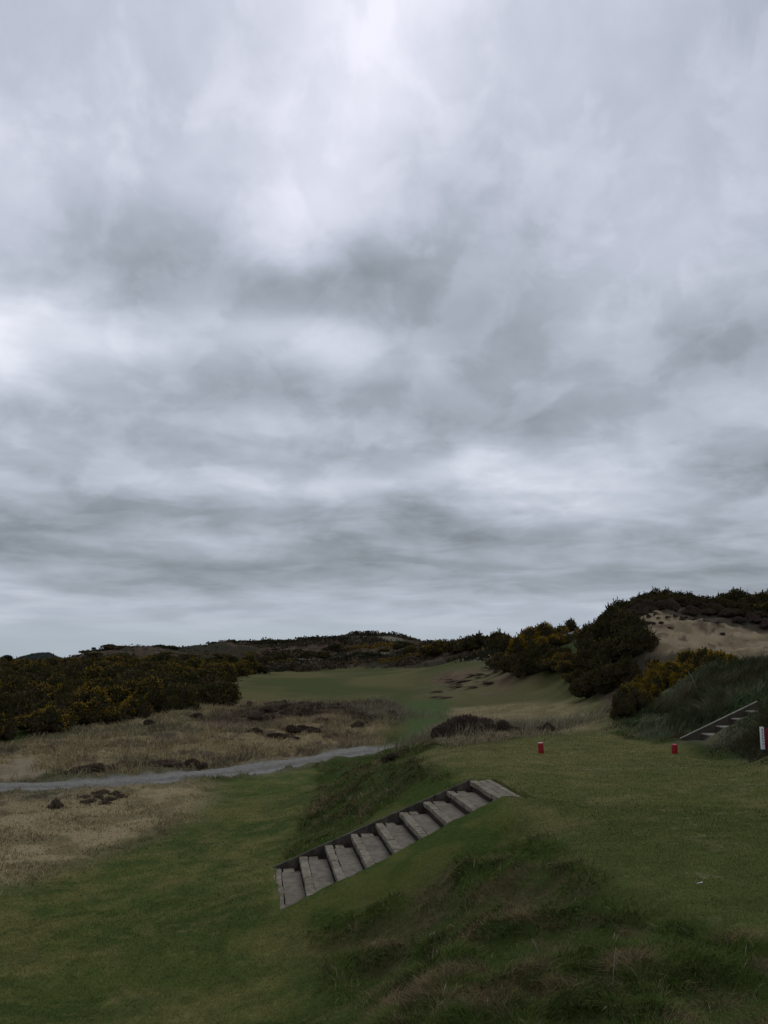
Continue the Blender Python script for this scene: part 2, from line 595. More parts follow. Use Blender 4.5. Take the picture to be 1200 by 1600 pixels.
Z = {
    'lawn': poly([(-250, 1440), (0, 1386), (100, 1356), (250, 1306), (300, 1266), (328, 1228), (420, 1206), (495, 1200), (500, 1228), (470, 1290),
                  (430, 1338), (426, 1410), (470, 1432), (500, 1500), (520, 1600), (480, 1700), (-250, 1700)]),
    'tee': poly([(655, 1176), (740, 1161), (850, 1149), (940, 1142), (1060, 1165), (1200, 1190), (1400, 1210), (1400, 1540), (1200, 1470), (1050, 1415),
                 (930, 1365), (860, 1305), (815, 1254), (735, 1216), (690, 1204)]),
    'fairway': poly([(358, 1100), (352, 1066), (400, 1050), (470, 1047), (560, 1044), (680, 1040), (720, 1033), (790, 1028), (860, 1062), (935, 1085),
                     (955, 1138), (930, 1141), (850, 1148), (700, 1150), (650, 1168), (610, 1160), (622, 1118), (612, 1099)]),
    'tan': poly([(695, 1106), (760, 1101), (850, 1097), (910, 1096), (930, 1118), (948, 1139), (850, 1148), (690, 1150), (680, 1135)]),
    'straw': poly([(-250, 1250), (0, 1240), (300, 1222), (330, 1226), (302, 1264), (250, 1304), (100, 1354), (0, 1384), (-250, 1438)]),
    'heath': poly([(-250, 1210), (0, 1215), (150, 1215), (300, 1204), (450, 1184), (590, 1163), (612, 1156), (622, 1120), (610, 1101), (360, 1100),
                   (200, 1117), (100, 1141), (0, 1163), (-250, 1185)]),
    'sand': poly([(992, 968), (1005, 958), (1030, 954), (1062, 966), (1110, 972), (1150, 978), (1200, 988), (1320, 1000), (1320, 1045), (1150, 1035), (1080, 1022),
                  (1015, 1020)]),
    'dirt': poly([(-50, 1216), (90, 1215), (40, 1200), (55, 1190), (45, 1183), (10, 1200), (-50, 1206)]),
    'brown': poly([(655, 1086), (665, 1064), (690, 1052), (730, 1048), (775, 1052), (805, 1064), (790, 1080), (740, 1090), (690, 1094)]),
    'bank': poly([(955, 1138), (985, 1118), (1040, 1085), (1100, 1058), (1200, 1042), (1400, 1030), (1400, 1200), (1200, 1186), (1070, 1160), (1000, 1146)]),
}
Z['crest'] = np.array([pY(px, 960, Y)[:2] for px, Y in [(930, 31), (1010, 30), (1060, 30), (1110, 30), (1200, 30), (1400, 30), (1400, 60), (930, 60), (920, 48)]])
Z['corridor'] = poly([(608, 1168), (632, 1140), (620, 1112), (636, 1096), (700, 1092), (700, 1122), (684, 1140), (660, 1166)])
Z['mound'] = poly([(655, 1166), (668, 1148), (690, 1128), (770, 1120), (860, 1136), (872, 1150), (800, 1156), (740, 1164), (690, 1170)])
Z['dry'] = poly([(665, 1092), (690, 1048), (740, 1036), (795, 1036), (845, 1064), (900, 1092), (935, 1114), (850, 1102), (700, 1106)])
Z['band'] = poly([(352, 1112), (450, 1104), (612, 1102), (616, 1136), (575, 1132), (520, 1122), (460, 1124), (400, 1136), (340, 1140), (300, 1128)])
Z['bracken'] = poly([(920, 1092), (945, 1068), (985, 1060), (1020, 1064), (1040, 1080), (985, 1098), (950, 1112)])
PATH = np.array([hit(px, py) for px, py in [(-500, 1226), (-150, 1229), (0, 1229), (80, 1227), (150, 1225), (230, 1218), (300, 1212), (380, 1203), (450, 1193),
                                            (520, 1182), (585, 1172)]] + [np.array([0.9, 30.6]), np.array([2.6, 29.2]), np.array([6, 28.0])])
TRACK = np.array([pY(px, 1000, Y)[:2] for px, Y in [(882, 72), (890, 75), (903, 79), (930, 83)]])
PATH_HALF = 0.74


def zones(x, y):
    r = np.hypot(x, y)
    wob = (fbm(x * 0.9, y * 0.9, 3, 3) - 0.5) * 1.2 + (fbm(x * 5, y * 5, 5, 3) - 0.5) * 0.35
    o = {}
    for k, P in Z.items():
        e = {'lawn': .35, 'tee': .3, 'fairway': .8, 'tan': .8, 'straw': .8, 'heath': .5, 'sand': .3, 'dirt': .3, 'brown': 2.2, 'bank': .5, 'crest': .4, 'bracken': .8, 'corridor': .3, 'dry': 2.0, 'band': .9, 'mound': .25}[k]
        w = {'tee': .25, 'lawn': .5, 'sand': .9, 'straw': .5}.get(k, 1.0)
        sdv = sdf(P, x, y) + wob * w
        o[k] = sstep(-e, e, sdv)
    dp = sdl(PATH, x, y)
    o['pathd'] = dp + wob * 0.05
    o['path'] = 1 - sstep(PATH_HALF - .08, PATH_HALF + .1, o['pathd'])
    o['verge'] = (1 - sstep(PATH_HALF, PATH_HALF + .7, dp + wob * .5)) * (1 - o['path'])
    o['track'] = 1 - sstep(1.0, 1.8, sdl(TRACK, x, y) + wob * .5)
    o['r'] = r
    return o


def C(*a):
    return np.array(a)


def mixv(a, b, t):
    return a * (1 - t[:, None]) + b * t[:, None]


def albedo(x, y, z=None):
    """ground colour, as it would be under any light"""
    if z is None:
        z = zones(x, y)
    n = len(x)
    one = np.ones(n)
    f1 = fbm(x * .35, y * .35, 21, 4)
    f2 = fbm(x * 1.6, y * 1.6, 31, 4)
    f3 = fbm(x * 7, y * 7, 41, 3)
    f4 = fbm(x * .12 + 5, y * .12, 51, 4)
    # rough: green and russet dead grass
    col = mixv(C(.040, .056, .014) * one[:, None], C(.060, .057, .022) * one[:, None], sstep(.52, .70, f2 * .6 + f1 * .4))
    col = mixv(col, C(.12, .095, .050), sstep(.60, .75, f3 * .5 + f2 * .5) * .3)
    # distant heath
    far = sstep(45, 90, z['r'])
    fc = mixv(C(.034, .030, .017) * one[:, None], C(.068, .048, .032) * one[:, None], sstep(.45, .62, f4))
    fc = mixv(fc, C(.20, .18, .13), sstep(.61, .70, fbm(x * .09, y * .13, 321, 3)) * .7 * (x > -60))
    col = mixv(col, fc, far)
    # bank of marram on the right
    bc = mixv(C(.042, .055, .022) * one[:, None], C(.085, .08, .045) * one[:, None], sstep(.40, .65, f2))
    col = mixv(col, bc, z['bank'])
    col = mixv(col, mixv(C(.050, .042, .028) * one[:, None], C(.075, .060, .042), sstep(.4, .62, f2)), z['crest'])
    col = mixv(col, mixv(C(.085, .055, .042) * one[:, None], C(.12, .085, .06), sstep(.4, .62, f3)), z['bracken'])
    # short green turf round the stone steps
    s_, c_ = FL.sc(x, y)
    L_ = FL.n * FL.t
    da = np.maximum(np.maximum(-s_ - .9, s_ - L_), 0)
    dn = np.hypot(da, np.maximum(c_ - FL.w, 0))
    turf = (1 - sstep(.5, 1.5, dn + (f2 - .5) * 1.6)) * (c_ > 0)
    turf = np.maximum(turf, (1 - sstep(.5, 1.6, np.hypot(da, np.minimum(c_, 0)) + (f2 - .5) * 1.2)) * (c_ <= 0) * .8)
    col = mixv(col, mixv(C(.046, .066, .014) * one[:, None], C(.078, .086, .022), sstep(.40, .64, f2)), turf)
    # heath mound
    hc = mixv(C(.185, .142, .072) * one[:, None], C(.25, .20, .11) * one[:, None], sstep(.42, .62, f3 * .5 + f2 * .5))
    hc = mixv(hc, C(.052, .038, .030), sstep(.50, .60, f2 * .7 + f1 * .3) * .85)
    hc = mixv(hc, C(.075, .080, .035), sstep(.56, .66, f1) * .5)
    hc = mixv(hc, mixv(C(.070, .046, .036) * one[:, None], C(.12, .084, .056), sstep(.48, .64, f3 * .4 + f2 * .6)), z['band'] * .85)
    col = mixv(col, hc, z['heath'])
    # mown grass
    lc = mixv(C(.061, .076, .019) * one[:, None], C(.102, .098, .031) * one[:, None], sstep(.38, .64, f2 * .55 + f1 * .45))
    lc = mixv(lc, C(.041, .060, .015), sstep(.55, .68, fbm(x * .55 + 9, y * .8, 61, 4)) * .65)
    lc = mixv(lc, C(.14, .125, .055), sstep(.66, .78, f3 * .4 + f2 * .6) * .6)
    lc = mixv(lc, C(.036, .058, .013), sstep(.50, .68, fbm(x * 2.6, y * 3.4, 65, 4)) * .45)
    lc = mixv(lc, C(.118, .112, .036), sstep(.56, .70, fbm(x * 3.1 + 4, y * 3.9, 67, 4)) * .45)
    lc = lc * (.95 + .40 * fbm(x * 11, y * 6, 63, 3))[:, None]
    col = mixv(col, lc, z['lawn'])
    tc = mixv(C(.070, .081, .022) * one[:, None], C(.118, .109, .040) * one[:, None], sstep(.40, .64, f2 * .5 + f1 * .5))
    tc = mixv(tc, C(.110, .104, .036), sstep(9, 19, z['r']) * .55)
    tc = mixv(tc, C(.17, .15, .085), sstep(.66, .76, f3 * .5 + fbm(x * 1.1, y * 2.2, 71, 4) * .5) * .5)
    tc = mixv(tc, C(.050, .068, .017), sstep(.50, .68, fbm(x * 2.2, y * 4.4, 75, 4)) * .40)
    tc = tc * (.93 + .40 * fbm(x * 6, y * 12, 73, 3))[:, None]
    col = mixv(col, tc, z['tee'])
    fw = mixv(C(.060, .069, .022) * one[:, None], C(.102, .092, .036) * one[:, None], sstep(.38, .62, fbm(x * .13, y * .07, 81, 4)))
    col = mixv(col, fw, z['fairway'])
    col = mixv(col, mixv(C(.125, .104, .052) * one[:, None], C(.090, .084, .036), sstep(.4, .62, f2 * .5 + f4 * .5)), z['dry'] * .75)
    col = mixv(col, mixv(C(.092, .060, .038) * one[:, None], C(.135, .10, .06) * one[:, None], sstep(.4, .6, f2)), z['brown'] * sstep(.40, .50, fbm(x * .30, y * .11, 83, 4)))
    tn = mixv(C(.215, .172, .092) * one[:, None], C(.155, .128, .064) * one[:, None], sstep(.4, .62, f2))
    col = mixv(col, tn, z['tan'] * .92)
    st = mixv(C(.265, .212, .115) * one[:, None], C(.165, .133, .070) * one[:, None], sstep(.38, .62, f2))
    leftness = sstep(-5.0, -9.5, x + (f1 - .5) * 6)
    st2 = mixv(C(.17, .135, .08) * one[:, None], C(.075, .07, .034) * one[:, None], sstep(.42, .60, f2 * .5 + f3 * .5))
    st2 = mixv(st2, C(.06, .043, .034), sstep(.58, .66, f2) * .8)
    st = mixv(st, st2, leftness * sstep(18.5, 20.5, y + x * .05 + (f1 - .5) * 4))
    col = mixv(col, st, z['straw'])
    col = mixv(col, C(.22, .18, .115), z['dirt'])
    col = mixv(col, mixv(C(.054, .084, .026) * one[:, None], C(.070, .092, .030), f2), z['corridor'])
    col = mixv(col, mixv(C(.14, .11, .068) * one[:, None], C(.085, .066, .042), sstep(.42, .6, f3)), z['mound'])
    # bare sand
    sa = mixv(C(.245, .193, .118) * one[:, None], C(.165, .128, .078) * one[:, None], sstep(.42, .60, fbm(x * .7 + y * .5, y * 2.2 - x * .35, 91, 4)))
    sa = mixv(sa, C(.075, .055, .04), sstep(.66, .70, fbm(x * 1.1, y * 2.4, 93, 4)) * .8)
    col = mixv(col, sa, z['sand'])
    # gravel
    col = mixv(col, C(.17, .14, .095), z['verge'] * .6)
    lane = np.abs(z['pathd'])
    pc = mixv(C(.195, .186, .166) * one[:, None], C(.130, .124, .105) * one[:, None], (1 - sstep(.12, .38, lane)) * .7)
    pc = pc * (.70 + .60 * fbm(x * 12, y * 12, 97, 3))[:, None]
    col = mixv(col, pc, z['path'])
    col = mixv(col, C(.13, .132, .135), z['track'])
    return col


def height(x, y, z=None):
    """the ground as built: base shape, bumps, and the cut under the steps"""
    sh = np.shape(x)
    x = np.asarray(x, float).ravel()
    y = np.asarray(y, float).ravel()
    if z is None:
        z = zones(x, y)
    h = base_h(x, y)
    r = z['r']
    smooth = np.clip(np.maximum.reduce([z['lawn'], z['tee'], z['fairway'], z['path']]), 0, 1)
    tus = fbm(x * 2.1, y * 2.1, 101, 4)
    # keep the ground beside the steps quiet
    s, c = FL.sc(x, y)
    q = sstep(.15, .9, np.maximum(np.maximum(-s - FL.t, s - FL.n * FL.t), np.maximum(-c, c - FL.w)))
    s1, c1 = FR.sc(x, y)
    q1 = sstep(.1, .5, np.maximum(np.maximum(-s1 - FR.t, s1 - FR.n * FR.t), np.maximum(-c1, c1 - FR.w)))
    q = q * q1
    rough = (1 - smooth) * q
    h = h + rough * ((tus - .5) * .26 + (fbm(x * .55, y * .55, 111, 3) - .5) * .35) * np.where(z['straw'] + z['sand'] > .5, .45, 1.0)
    h = h + smooth * ((fbm(x * .45, y * .45, 121, 3) - .5) * .07 + (fbm(x * 6, y * 6, 131, 2) - .5) * .012)
    # dune bumps far off
    fb = sstep(95, 150, r) * sstep(600, 300, r)
    h = h + fb * ((fbm(x * .055, y * .09, 141, 4) - .5) * 3.2 + (fbm(x * .3, y * .3, 151, 3) - .5) * 1.3)
    h = h - z['path'] * .04 * (1 - np.clip(z['pathd'] / PATH_HALF, 0, 1))
    # sand face ripples and slumps
    h = h + z['sand'] * ((fbm(x * .7 + y * .5, y * 2.2 - x * .35, 161, 4) - .5) * .45 + (fbm(x * 3.6 + y * 2.5, y * 8 - x * 1.5, 163, 3) - .5) * .20)
    # cut for the steps
    for F in (FL, FR):
        s, c = F.sc(x, y)
        L = (F.n - 1) * F.t
        ins = (s > -F.t - .05) & (s < L - .04) & (c > -.07) & (c < F.w + .0)
        edge = F.wn(s) + (fbm(s * 3.0 + 4, s * 0 + 2.0, 171, 3) - .5) * .30
        pit = sstep(edge, edge - .10, c)
        h = np.where(ins, h - pit * (F.r + .28), h)
    return h.reshape(sh)


def mat_new(name):
    m = D.materials.new(name)
    m.use_nodes = True
    m.node_tree.nodes.clear()
    T = NT(m.node_tree)
    out = T.n('ShaderNodeOutputMaterial')
    bs = T.n('ShaderNodeBsdfPrincipled')
    m.node_tree.links.new(bs.outputs[0], out.inputs[0])
    bs.inputs['Specular IOR Level'].default_value = 0.25
    return m, T, bs


def ground_material():
    m, T, bs = mat_new('ground')
    L = m.node_tree.links
    at = T.n('ShaderNodeAttribute', attribute_name='Col')
    geo = T.n('ShaderNodeNewGeometry')
    n1 = T.noise(geo.outputs['Position'], 22, 6, .65)
    n2 = T.noise(geo.outputs['Position'], 90, 4, .6)
    f = T.m('ADD', T.m('MULTIPLY', n1.outputs[0], 1.1), T.m('MULTIPLY', n2.outputs[0], .7))
    f = T.m('ADD', f, .1)
    L.new(T.vm('MULTIPLY', at.outputs['Color'], T.xyz(f, f, f)), bs.inputs['Base Color'])
    bs.inputs['Roughness'].default_value = .95
    bs.inputs['Specular IOR Level'].default_value = .03
    bp = T.n('ShaderNodeBump')
    bp.inputs['Strength'].default_value = .5
    bp.inputs['Distance'].default_value = .03
    L.new(f, bp.inputs['Height'])
    L.new(bp.outputs[0], bs.inputs['Normal'])
    return m


M_GROUND = ground_material()


def build_ground():
    # polar sheet, fine where the photograph looks closely, reaching the horizon
    th = np.radians(np.concatenate([np.linspace(-180, -42, 70)[:-1], np.linspace(-42, -31, 40)[:-1], np.linspace(-31, 31, 560), np.linspace(31, 42, 40)[1:],
                                    np.linspace(42, 180, 70)[1:-1]]))
    rr = [0.6, 1.2, 2.0, 2.8, 3.5]
    while rr[-1] < 4500:
        r = rr[-1]
        rr.append(r + (.06 if r < 5 else .03 if r < 15.5 else max(.03, (r - 15.5) * .012 + .03) if r < 300 else r * .06))
    rr = np.array(rr)
    Rg, Tg = np.meshgrid(rr, th, indexing='ij')
    x, y = (Rg * np.sin(Tg)).ravel(), (Rg * np.cos(Tg)).ravel()
    z = zones(x, y)
    h = height(x, y, z)
    col = albedo(x, y, z)
    nr, nt = len(rr), len(th)
    i, j = np.meshgrid(np.arange(nr - 1), np.arange(nt), indexing='ij')
    a = (i * nt + j).ravel()
    b = (i * nt + (j + 1) % nt).ravel()
    c = ((i + 1) * nt + (j + 1) % nt).ravel()
    d = ((i + 1) * nt + j).ravel()
    F = np.stack([a, d, c, b], 1)
    co = np.stack([x, y, h], 1)
    # the one sheet is shared out between the plain surfaces of the place
    face = lambda k: z[k][F].mean(1)
    cls = np.zeros(len(F), int)
    cls[face('fairway') > .5] = 3
    cls[face('lawn') > .5] = 1
    cls[face('tee') > .5] = 2
    cls[face('sand') > .5] = 4
    cls[face('path') > .5] = 5
    for k, nm in enumerate(['ground', 'lawn', 'tee_lawn', 'fairway', 'sand', 'gravel_path']):
        sel = F[cls == k]
        used, inv = np.unique(sel, return_inverse=True)
        me = np_mesh(nm, co[used], [inv.reshape(sel.shape)], col[used], True)
        if k == 0:
            # close the pole under the photographer
            pass
        o = link(nm, me, None, M_GROUND)
        tag(o, {'ground': 'rough dune ground of dead grass and low heath', 'lawn': 'mown green lawn below the stone steps',
                'tee_lawn': 'flat mown tee lawn carrying the red markers', 'fairway': 'pale green fairway running to the far dunes',
                'sand': 'bare sand face under the gorse crest', 'gravel_path': 'grey gravel path curving behind the lawn'}[nm], kind='structure')


build_ground()


# ---------------------------------------------------------------- grasses
def leaf_material(name, rough=.7, spec=.2, trans=.25):
    m, T, bs = mat_new(name)
    L = m.node_tree.links
    at = T.n('ShaderNodeAttribute', attribute_name='Col')
    L.new(at.outputs['Color'], bs.inputs['Base Color'])
    bs.inputs['Roughness'].default_value = rough
    bs.inputs['Specular IOR Level'].default_value = spec
    return m


M_GRASS = leaf_material('grass_blades', .9, .03)
M_GORSE = leaf_material('gorse_foliage', .9, .05)
M_FLOWER = leaf_material('gorse_flowers', .7, .1)
M_TWIG = leaf_material('heather_twigs', .9, .04)


def blades(name, x, y, z0, ht, wd, lean, col, two=True, label=None):
    """thin grass blades, each with its own height, lean and colour"""
    n = len(x)
    root = np.stack([x, y, z0], 1)
    a = rng.uniform(0, 2 * math.pi, n)
    side = np.stack([np.cos(a), np.sin(a), np.zeros(n)], 1) * (wd / 2)[:, None]
    ld, lm = lean
    up = np.stack([ld[0] * lm, ld[1] * lm, np.ones(n)], 1)
    up /= np.linalg.norm(up, axis=1)[:, None]
    tip = root + up * ht[:, None]
    if two:
        droop = np.stack([ld[0], ld[1], np.full(n, -.25)], 1) * (ht * np.clip(lm, .15, 1.5) * .42)[:, None]
        mid = root + up * (ht * .55)[:, None] - droop * .12
        tip = root + up * (ht * .95)[:, None] + droop
        co = np.stack([root - side, root + side, mid + side * .75, mid - side * .75, tip], 1).reshape(-1, 3)
        b = np.arange(n)[:, None] * 5
        fs = [np.concatenate([b, b + 1, b + 2, b + 3], 1), np.concatenate([b + 3, b + 2, b + 4], 1)]
        cc = np.repeat(col, 5, 0)
    else:
        co = np.stack([root - side, root + side, tip], 1).reshape(-1, 3)
        b = np.arange(n)[:, None] * 3
        fs = [np.concatenate([b, b + 1, b + 2], 1)]
        cc = np.repeat(col, 3, 0)
    me = np_mesh(name, co, fs, cc)
    o = link(name, me, None, M_GRASS)
    tag(o, label, None, None, 'stuff')
    return o


def scatter(n, a0, a1, r0, r1, p=2.0):
    """points in a sector of the ground, thinning with distance as r**-p"""
    th = np.radians(rng.uniform(a0, a1, n))
    u = rng.uniform(0, 1, n)
    if abs(p - 2) < 1e-6:
        r = r0 * (r1 / r0) ** u
    else:
        q = 2 - p
        r = (r0 ** q + u * (r1 ** q - r0 ** q)) ** (1 / q)
    return r * np.sin(th), r * np.cos(th)


def on_steps(x, y):
    bad = np.zeros(len(x), bool)
    for F in (FL, FR):
        s, c = F.sc(x, y)
        bad |= (s > -F.t - .03) & (s < (F.n - 1) * F.t + .05) & (c > -.09) & (c < F.wn(s) - .04)
    return bad


def mown_grass():
    X, Y = [], []
    for (a0, a1, r0, r1, n) in ((-31, 31, 5.5, 13, 520000), (-31, 31, 13, 24, 200000)):
        x, y = scatter(n, a0, a1, r0, r1)
        X.append(x)
        Y.append(y)
    x, y = np.concatenate(X), np.concatenate(Y)
    z = zones(x, y)
    w = np.maximum(z['lawn'], z['tee'])
    k = (rng.uniform(0, 1, len(x)) < w) & ~on_steps(x, y)
    x, y = x[k], y[k]
    z = {q: v[k] for q, v in z.items()}
    n = len(x)
    col = albedo(x, y, z) * rng.uniform(.85, 1.55, n)[:, None]
    st = rng.uniform(0, 1, n) < .04
    col[st] = C(.22, .19, .10) * rng.uniform(.6, 1.2, (st.sum(), 1))
    r = z['r']
    ht = rng.uniform(.008, .022, n) * np.clip(r / 10, .9, 1.3)
    a = rng.uniform(0, 2 * math.pi, n)
    blades('mown_grass', x, y, height(x, y, z) - .003, ht, np.clip(r * .0007, .004, .014), ((np.cos(a), np.sin(a)), rng.uniform(.2, 1.3, n)), col, False,
           'short mown grass blades on the lawn and the tee')


def rough_grass():
    # foreground bank, the flanks of the tee and the verges
    x, y = scatter(620000, -31, 33, 4.0, 27, 1.9)
    z = zones(x, y)
    w = 1 - np.clip(sum(z[q] for q in ('lawn', 'tee', 'fairway', 'path', 'straw', 'bank', 'tan', 'heath', 'dirt', 'mound', 'corridor')) * 1.5, 0, 1)
    s, c = FL.sc(x, y)
    beside = sstep(.1, 1.3, np.maximum(np.maximum(-s - FL.t, s - FL.n * FL.t), np.maximum(-c * .9, c - FL.w)))
    clump = fbm(x * 2.1, y * 2.1, 101, 4)
    w = w * (.4 + .6 * sstep(.35, .6, clump))
    k = (rng.uniform(0, 1, len(x)) < w) & ~on_steps(x, y)
    x, y, beside, clump = x[k], y[k], beside[k], clump[k]
    z = {q: v[k] for q, v in z.items()}
    n = len(x)
    col = albedo(x, y, z)
    typ = fbm(x * 3.1 + 3, y * 3.1, 201, 4) + rng.normal(0, .045, n)
    g = mixv(C(.038, .062, .012) * np.ones((n, 1)), C(.070, .092, .020), rng.uniform(0, 1, n))
    b = mixv(C(.095, .064, .030) * np.ones((n, 1)), C(.20, .155, .085), rng.uniform(0, 1, n) ** 2.0)
    bl = mixv(g, b, sstep(.52, .60, typ) * sstep(.2, .8, beside))
    tone = .75 + .5 * fbm(x * 3.3, y * 3.3, 207, 3)
    col = mixv(col, bl, np.full(n, .8)) * (rng.uniform(.85, 1.5, n) * tone)[:, None]
    pale = rng.uniform(0, 1, n) < .012
    col[pale] = C(.34, .29, .19) * rng.uniform(.6, 1.1, (pale.sum(), 1))
    far = sstep(10, 20, z['r'])
    ht = rng.uniform(.045, .115, n) * (.26 + .74 * sstep(.2, 1, beside)) * (.65 + .7 * sstep(.38, .65, clump)) * (1 + .15 * far)
    ld = fbm(x * 1.5, y * 1.5, 211, 3) * 16 + rng.normal(0, .8, n)
    lm = rng.uniform(.35, 1.7, n)
    blades('rough_grass', x, y, height(x, y, z) - .01, ht, np.clip(z['r'] * .0006, .0035, .012) * rng.uniform(.7, 1.4, n), ((np.cos(ld), np.sin(ld)), lm), col, True,
           'long tussocky grass mixed green and russet on the banks')


def marram_grass():
    x, y = scatter(220000, 12, 33, 16.5, 36, 1.0)
    z = zones(x, y)
    clump = fbm(x * 1.7, y * 1.7, 221, 4)
    w = np.maximum(z['bank'], z['bracken']) * (.3 + .7 * sstep(.38, .6, clump))
    k = (rng.uniform(0, 1, len(x)) < w) & ~on_steps(x, y)
    x, y, clump = x[k], y[k], clump[k]
    z = {q: v[k] for q, v in z.items()}
    n = len(x)
    t = fbm(x * .6, y * .6, 231, 4) + rng.normal(0, .07, n)
    col = mixv(C(.048, .068, .028) * np.ones((n, 1)), C(.115, .118, .066), sstep(.40, .64, t))
    col = mixv(col, C(.13, .085, .055), sstep(.60, .72, fbm(x * .5 + 7, y * .5, 241, 3) + rng.normal(0, .05, n)) * .35)
    col = mixv(col, C(.10, .066, .05), z['bracken'] * .85)
    col *= rng.uniform(.7, 1.45, n)[:, None]
    pale = rng.uniform(0, 1, n) < .02
    col[pale] = C(.27, .24, .16) * rng.uniform(.6, 1.1, (pale.sum(), 1))
    s, c = FR.sc(x, y)
    beside = sstep(.05, .7, np.maximum(np.maximum(-s - FR.t, s - FR.n * FR.t), np.maximum(-c, c - FR.w)))
    ht = rng.uniform(.15, .50, n) * (.30 + .70 * beside) * (.5 + .8 * sstep(.36, .66, clump)) 
    ht *= np.maximum(z['bank'] * (.25 + .75 * sstep(0, 1.2, sdf(Z['bank'], x, y))), z['bracken'])
    ld = fbm(x * .5, y * .5, 251, 3) * 10 + rng.normal(0, .6, n)
    blades('marram_grass', x, y, height(x, y, z) - .01, ht, rng.uniform(.008, .016, n), ((np.cos(ld), np.sin(ld)), rng.uniform(.2, .9, n)), col, True,
           'tall grey green dune grass on the bank behind the small steps')


def heath_grass():
    x, y = scatter(360000, -34, 16, 14.0, 60, 1.3)
    z = zones(x, y)
    clump = fbm(x * 1.1, y * 1.1, 261, 4)
    w = np.maximum(z['heath'] * (.35 + .65 * sstep(.36, .56, clump)), z['straw'] * .75)
    w = np.maximum(w, z['tan'] * .25)
    w = np.maximum(w * (1 - z['mound']), z['mound'] * .4)
    w = w * (1 - z['path']) * (1 - z['dirt']) * (1 - z['corridor'])
    k = rng.uniform(0, 1, len(x)) < w
    x, y, clump = x[k], y[k], clump[k]
    z = {q: v[k] for q, v in z.items()}
    n = len(x)
    col = albedo(x, y, z)
    pl = mixv(C(.25, .20, .105) * np.ones((n, 1)), C(.36, .30, .175), rng.uniform(0, 1, n))
    col = mixv(col, pl, .45 - .33 * z['band']) * rng.uniform(.85, 1.55, n)[:, None]
    ht = rng.uniform(.08, .30, n) * (.5 + .8 * sstep(.4, .66, clump)) * np.clip(z['heath'] + z['mound'] * .45 + .30, 0, 1)
    a = rng.uniform(0, 2 * math.pi, n)
    blades('heath_grass', x, y, height(x, y, z) - .01, ht, rng.uniform(.012, .024, n), ((np.cos(a), np.sin(a)), rng.uniform(.15, .9, n)), col, True,
           'pale dry grass across the heath on both sides of the path')
    # the tall pale fringes by the mown corridor and around the heather mound
    X, Y, S = [], [], []
    for (px, Yc, sx, sy, m) in [(606, 42.0, .55, 1.2, 1500), (596, 38, .5, 1.0, 700), (684, 27.6, .45, .4, 900), (715, 28.2, .8, .5, 1200),  (770, 27.6, 1.3, .6, 1800),
                                (810, 26.2, 1.0, .5, 1300), (560, 41.5, 2.5, 1.2, 1200), (850, 27, .8, .6, 600), (790, 25.0, 1.0, .35, 1000)]:
        cx = pY(px, 1120, Yc)[0]
        X.append(rng.normal(cx, sx, m))
        Y.append(rng.normal(Yc, sy, m))
    x, y = np.concatenate(X), np.concatenate(Y)
    n = len(x)
    col = mixv(C(.17, .145, .085) * np.ones((n, 1)), C(.30, .265, .17), rng.uniform(0, 1, n)) * rng.uniform(.7, 1.1, n)[:, None]
    a = rng.normal(.6, 1.2, n)
    blades('reed_grass', x, y, height(x, y) - .01, rng.uniform(.2, .52, n), rng.uniform(.010, .02, n), ((np.cos(a), np.sin(a)), rng.uniform(.1, .7, n)), col, True,
           'tall pale straw coloured grass around the heather mound')


mown_grass()
rough_grass()
marram_grass()
heath_grass()


# ---------------------------------------------------------------- gorse and heather
def lobes_of(seed, n, flat=.75, spread=.62):
    r = np.random.default_rng(seed)
    L = [(0, 0, .34, .46)]
    for i in range(n):
        a = r.uniform(0, 2 * math.pi)
        d = r.uniform(.10, spread * 1.12)
        q = r.uniform(.14, .36) * (1.15 - .4 * d)
        L.append((math.cos(a) * d, math.sin(a) * d, r.uniform(.12, max(.2, .86 - .62 * d)) * flat / .75, q))
    return np.array(L)


def ragged(p, seed):
    """push the skin in and out so that no lobe stays round"""
    f = (fbm(p[:, 0] * 4.5 + seed, p[:, 1] * 4.5 + p[:, 2] * 3.1, seed, 3) - .5) * .42
    c = np.array([0, 0, .30])
    q = c + (p - c) * (1 + f)[:, None]
    q[:, 2] = np.maximum(q[:, 2], -.02)
    return q


def shoots(p, d, r, n, ln):
    """long leafy shoots that break the outline"""
    k = r.integers(0, len(p), n)
    D_ = d[k] * .8 + r.normal(0, .35, (n, 3)) + np.array([0, 0, .45])
    D_ /= np.linalg.norm(D_, axis=1)[:, None]
    t = np.linspace(0, 1, 5)
    l = r.uniform(.4, 1.2, n) * ln
    P = p[k][:, None] + D_[:, None] * (t[None, :, None] * l[:, None, None])
    return P.reshape(-1, 3), np.repeat(D_, 5, 0), np.repeat(k, 5)


def lobe_points(L, n, r, shell=.25):
    """points over the skin of a clump of lobes, with outward directions"""
    k = r.choice(len(L), n * 3, p=L[:, 3] ** 2 / (L[:, 3] ** 2).sum())
    d = r.normal(0, 1, (n * 3, 3))
    d /= np.linalg.norm(d, axis=1)[:, None]
    d[:, 2] = np.where(d[:, 2] < -.35, -d[:, 2], d[:, 2])
    p = L[k, :3] + d * (L[k, 3] * (1 - shell * r.uniform(0, 1, n * 3) ** 2))[:, None]
    depth = np.min(np.linalg.norm(p[:, None] - L[None, :, :3], axis=2) / L[None, :, 3], axis=1)
    keep = (depth > 1 - shell * 1.1) & (p[:, 2] > -.02)
    return p[keep][:n], d[keep][:n], k[keep][:n]


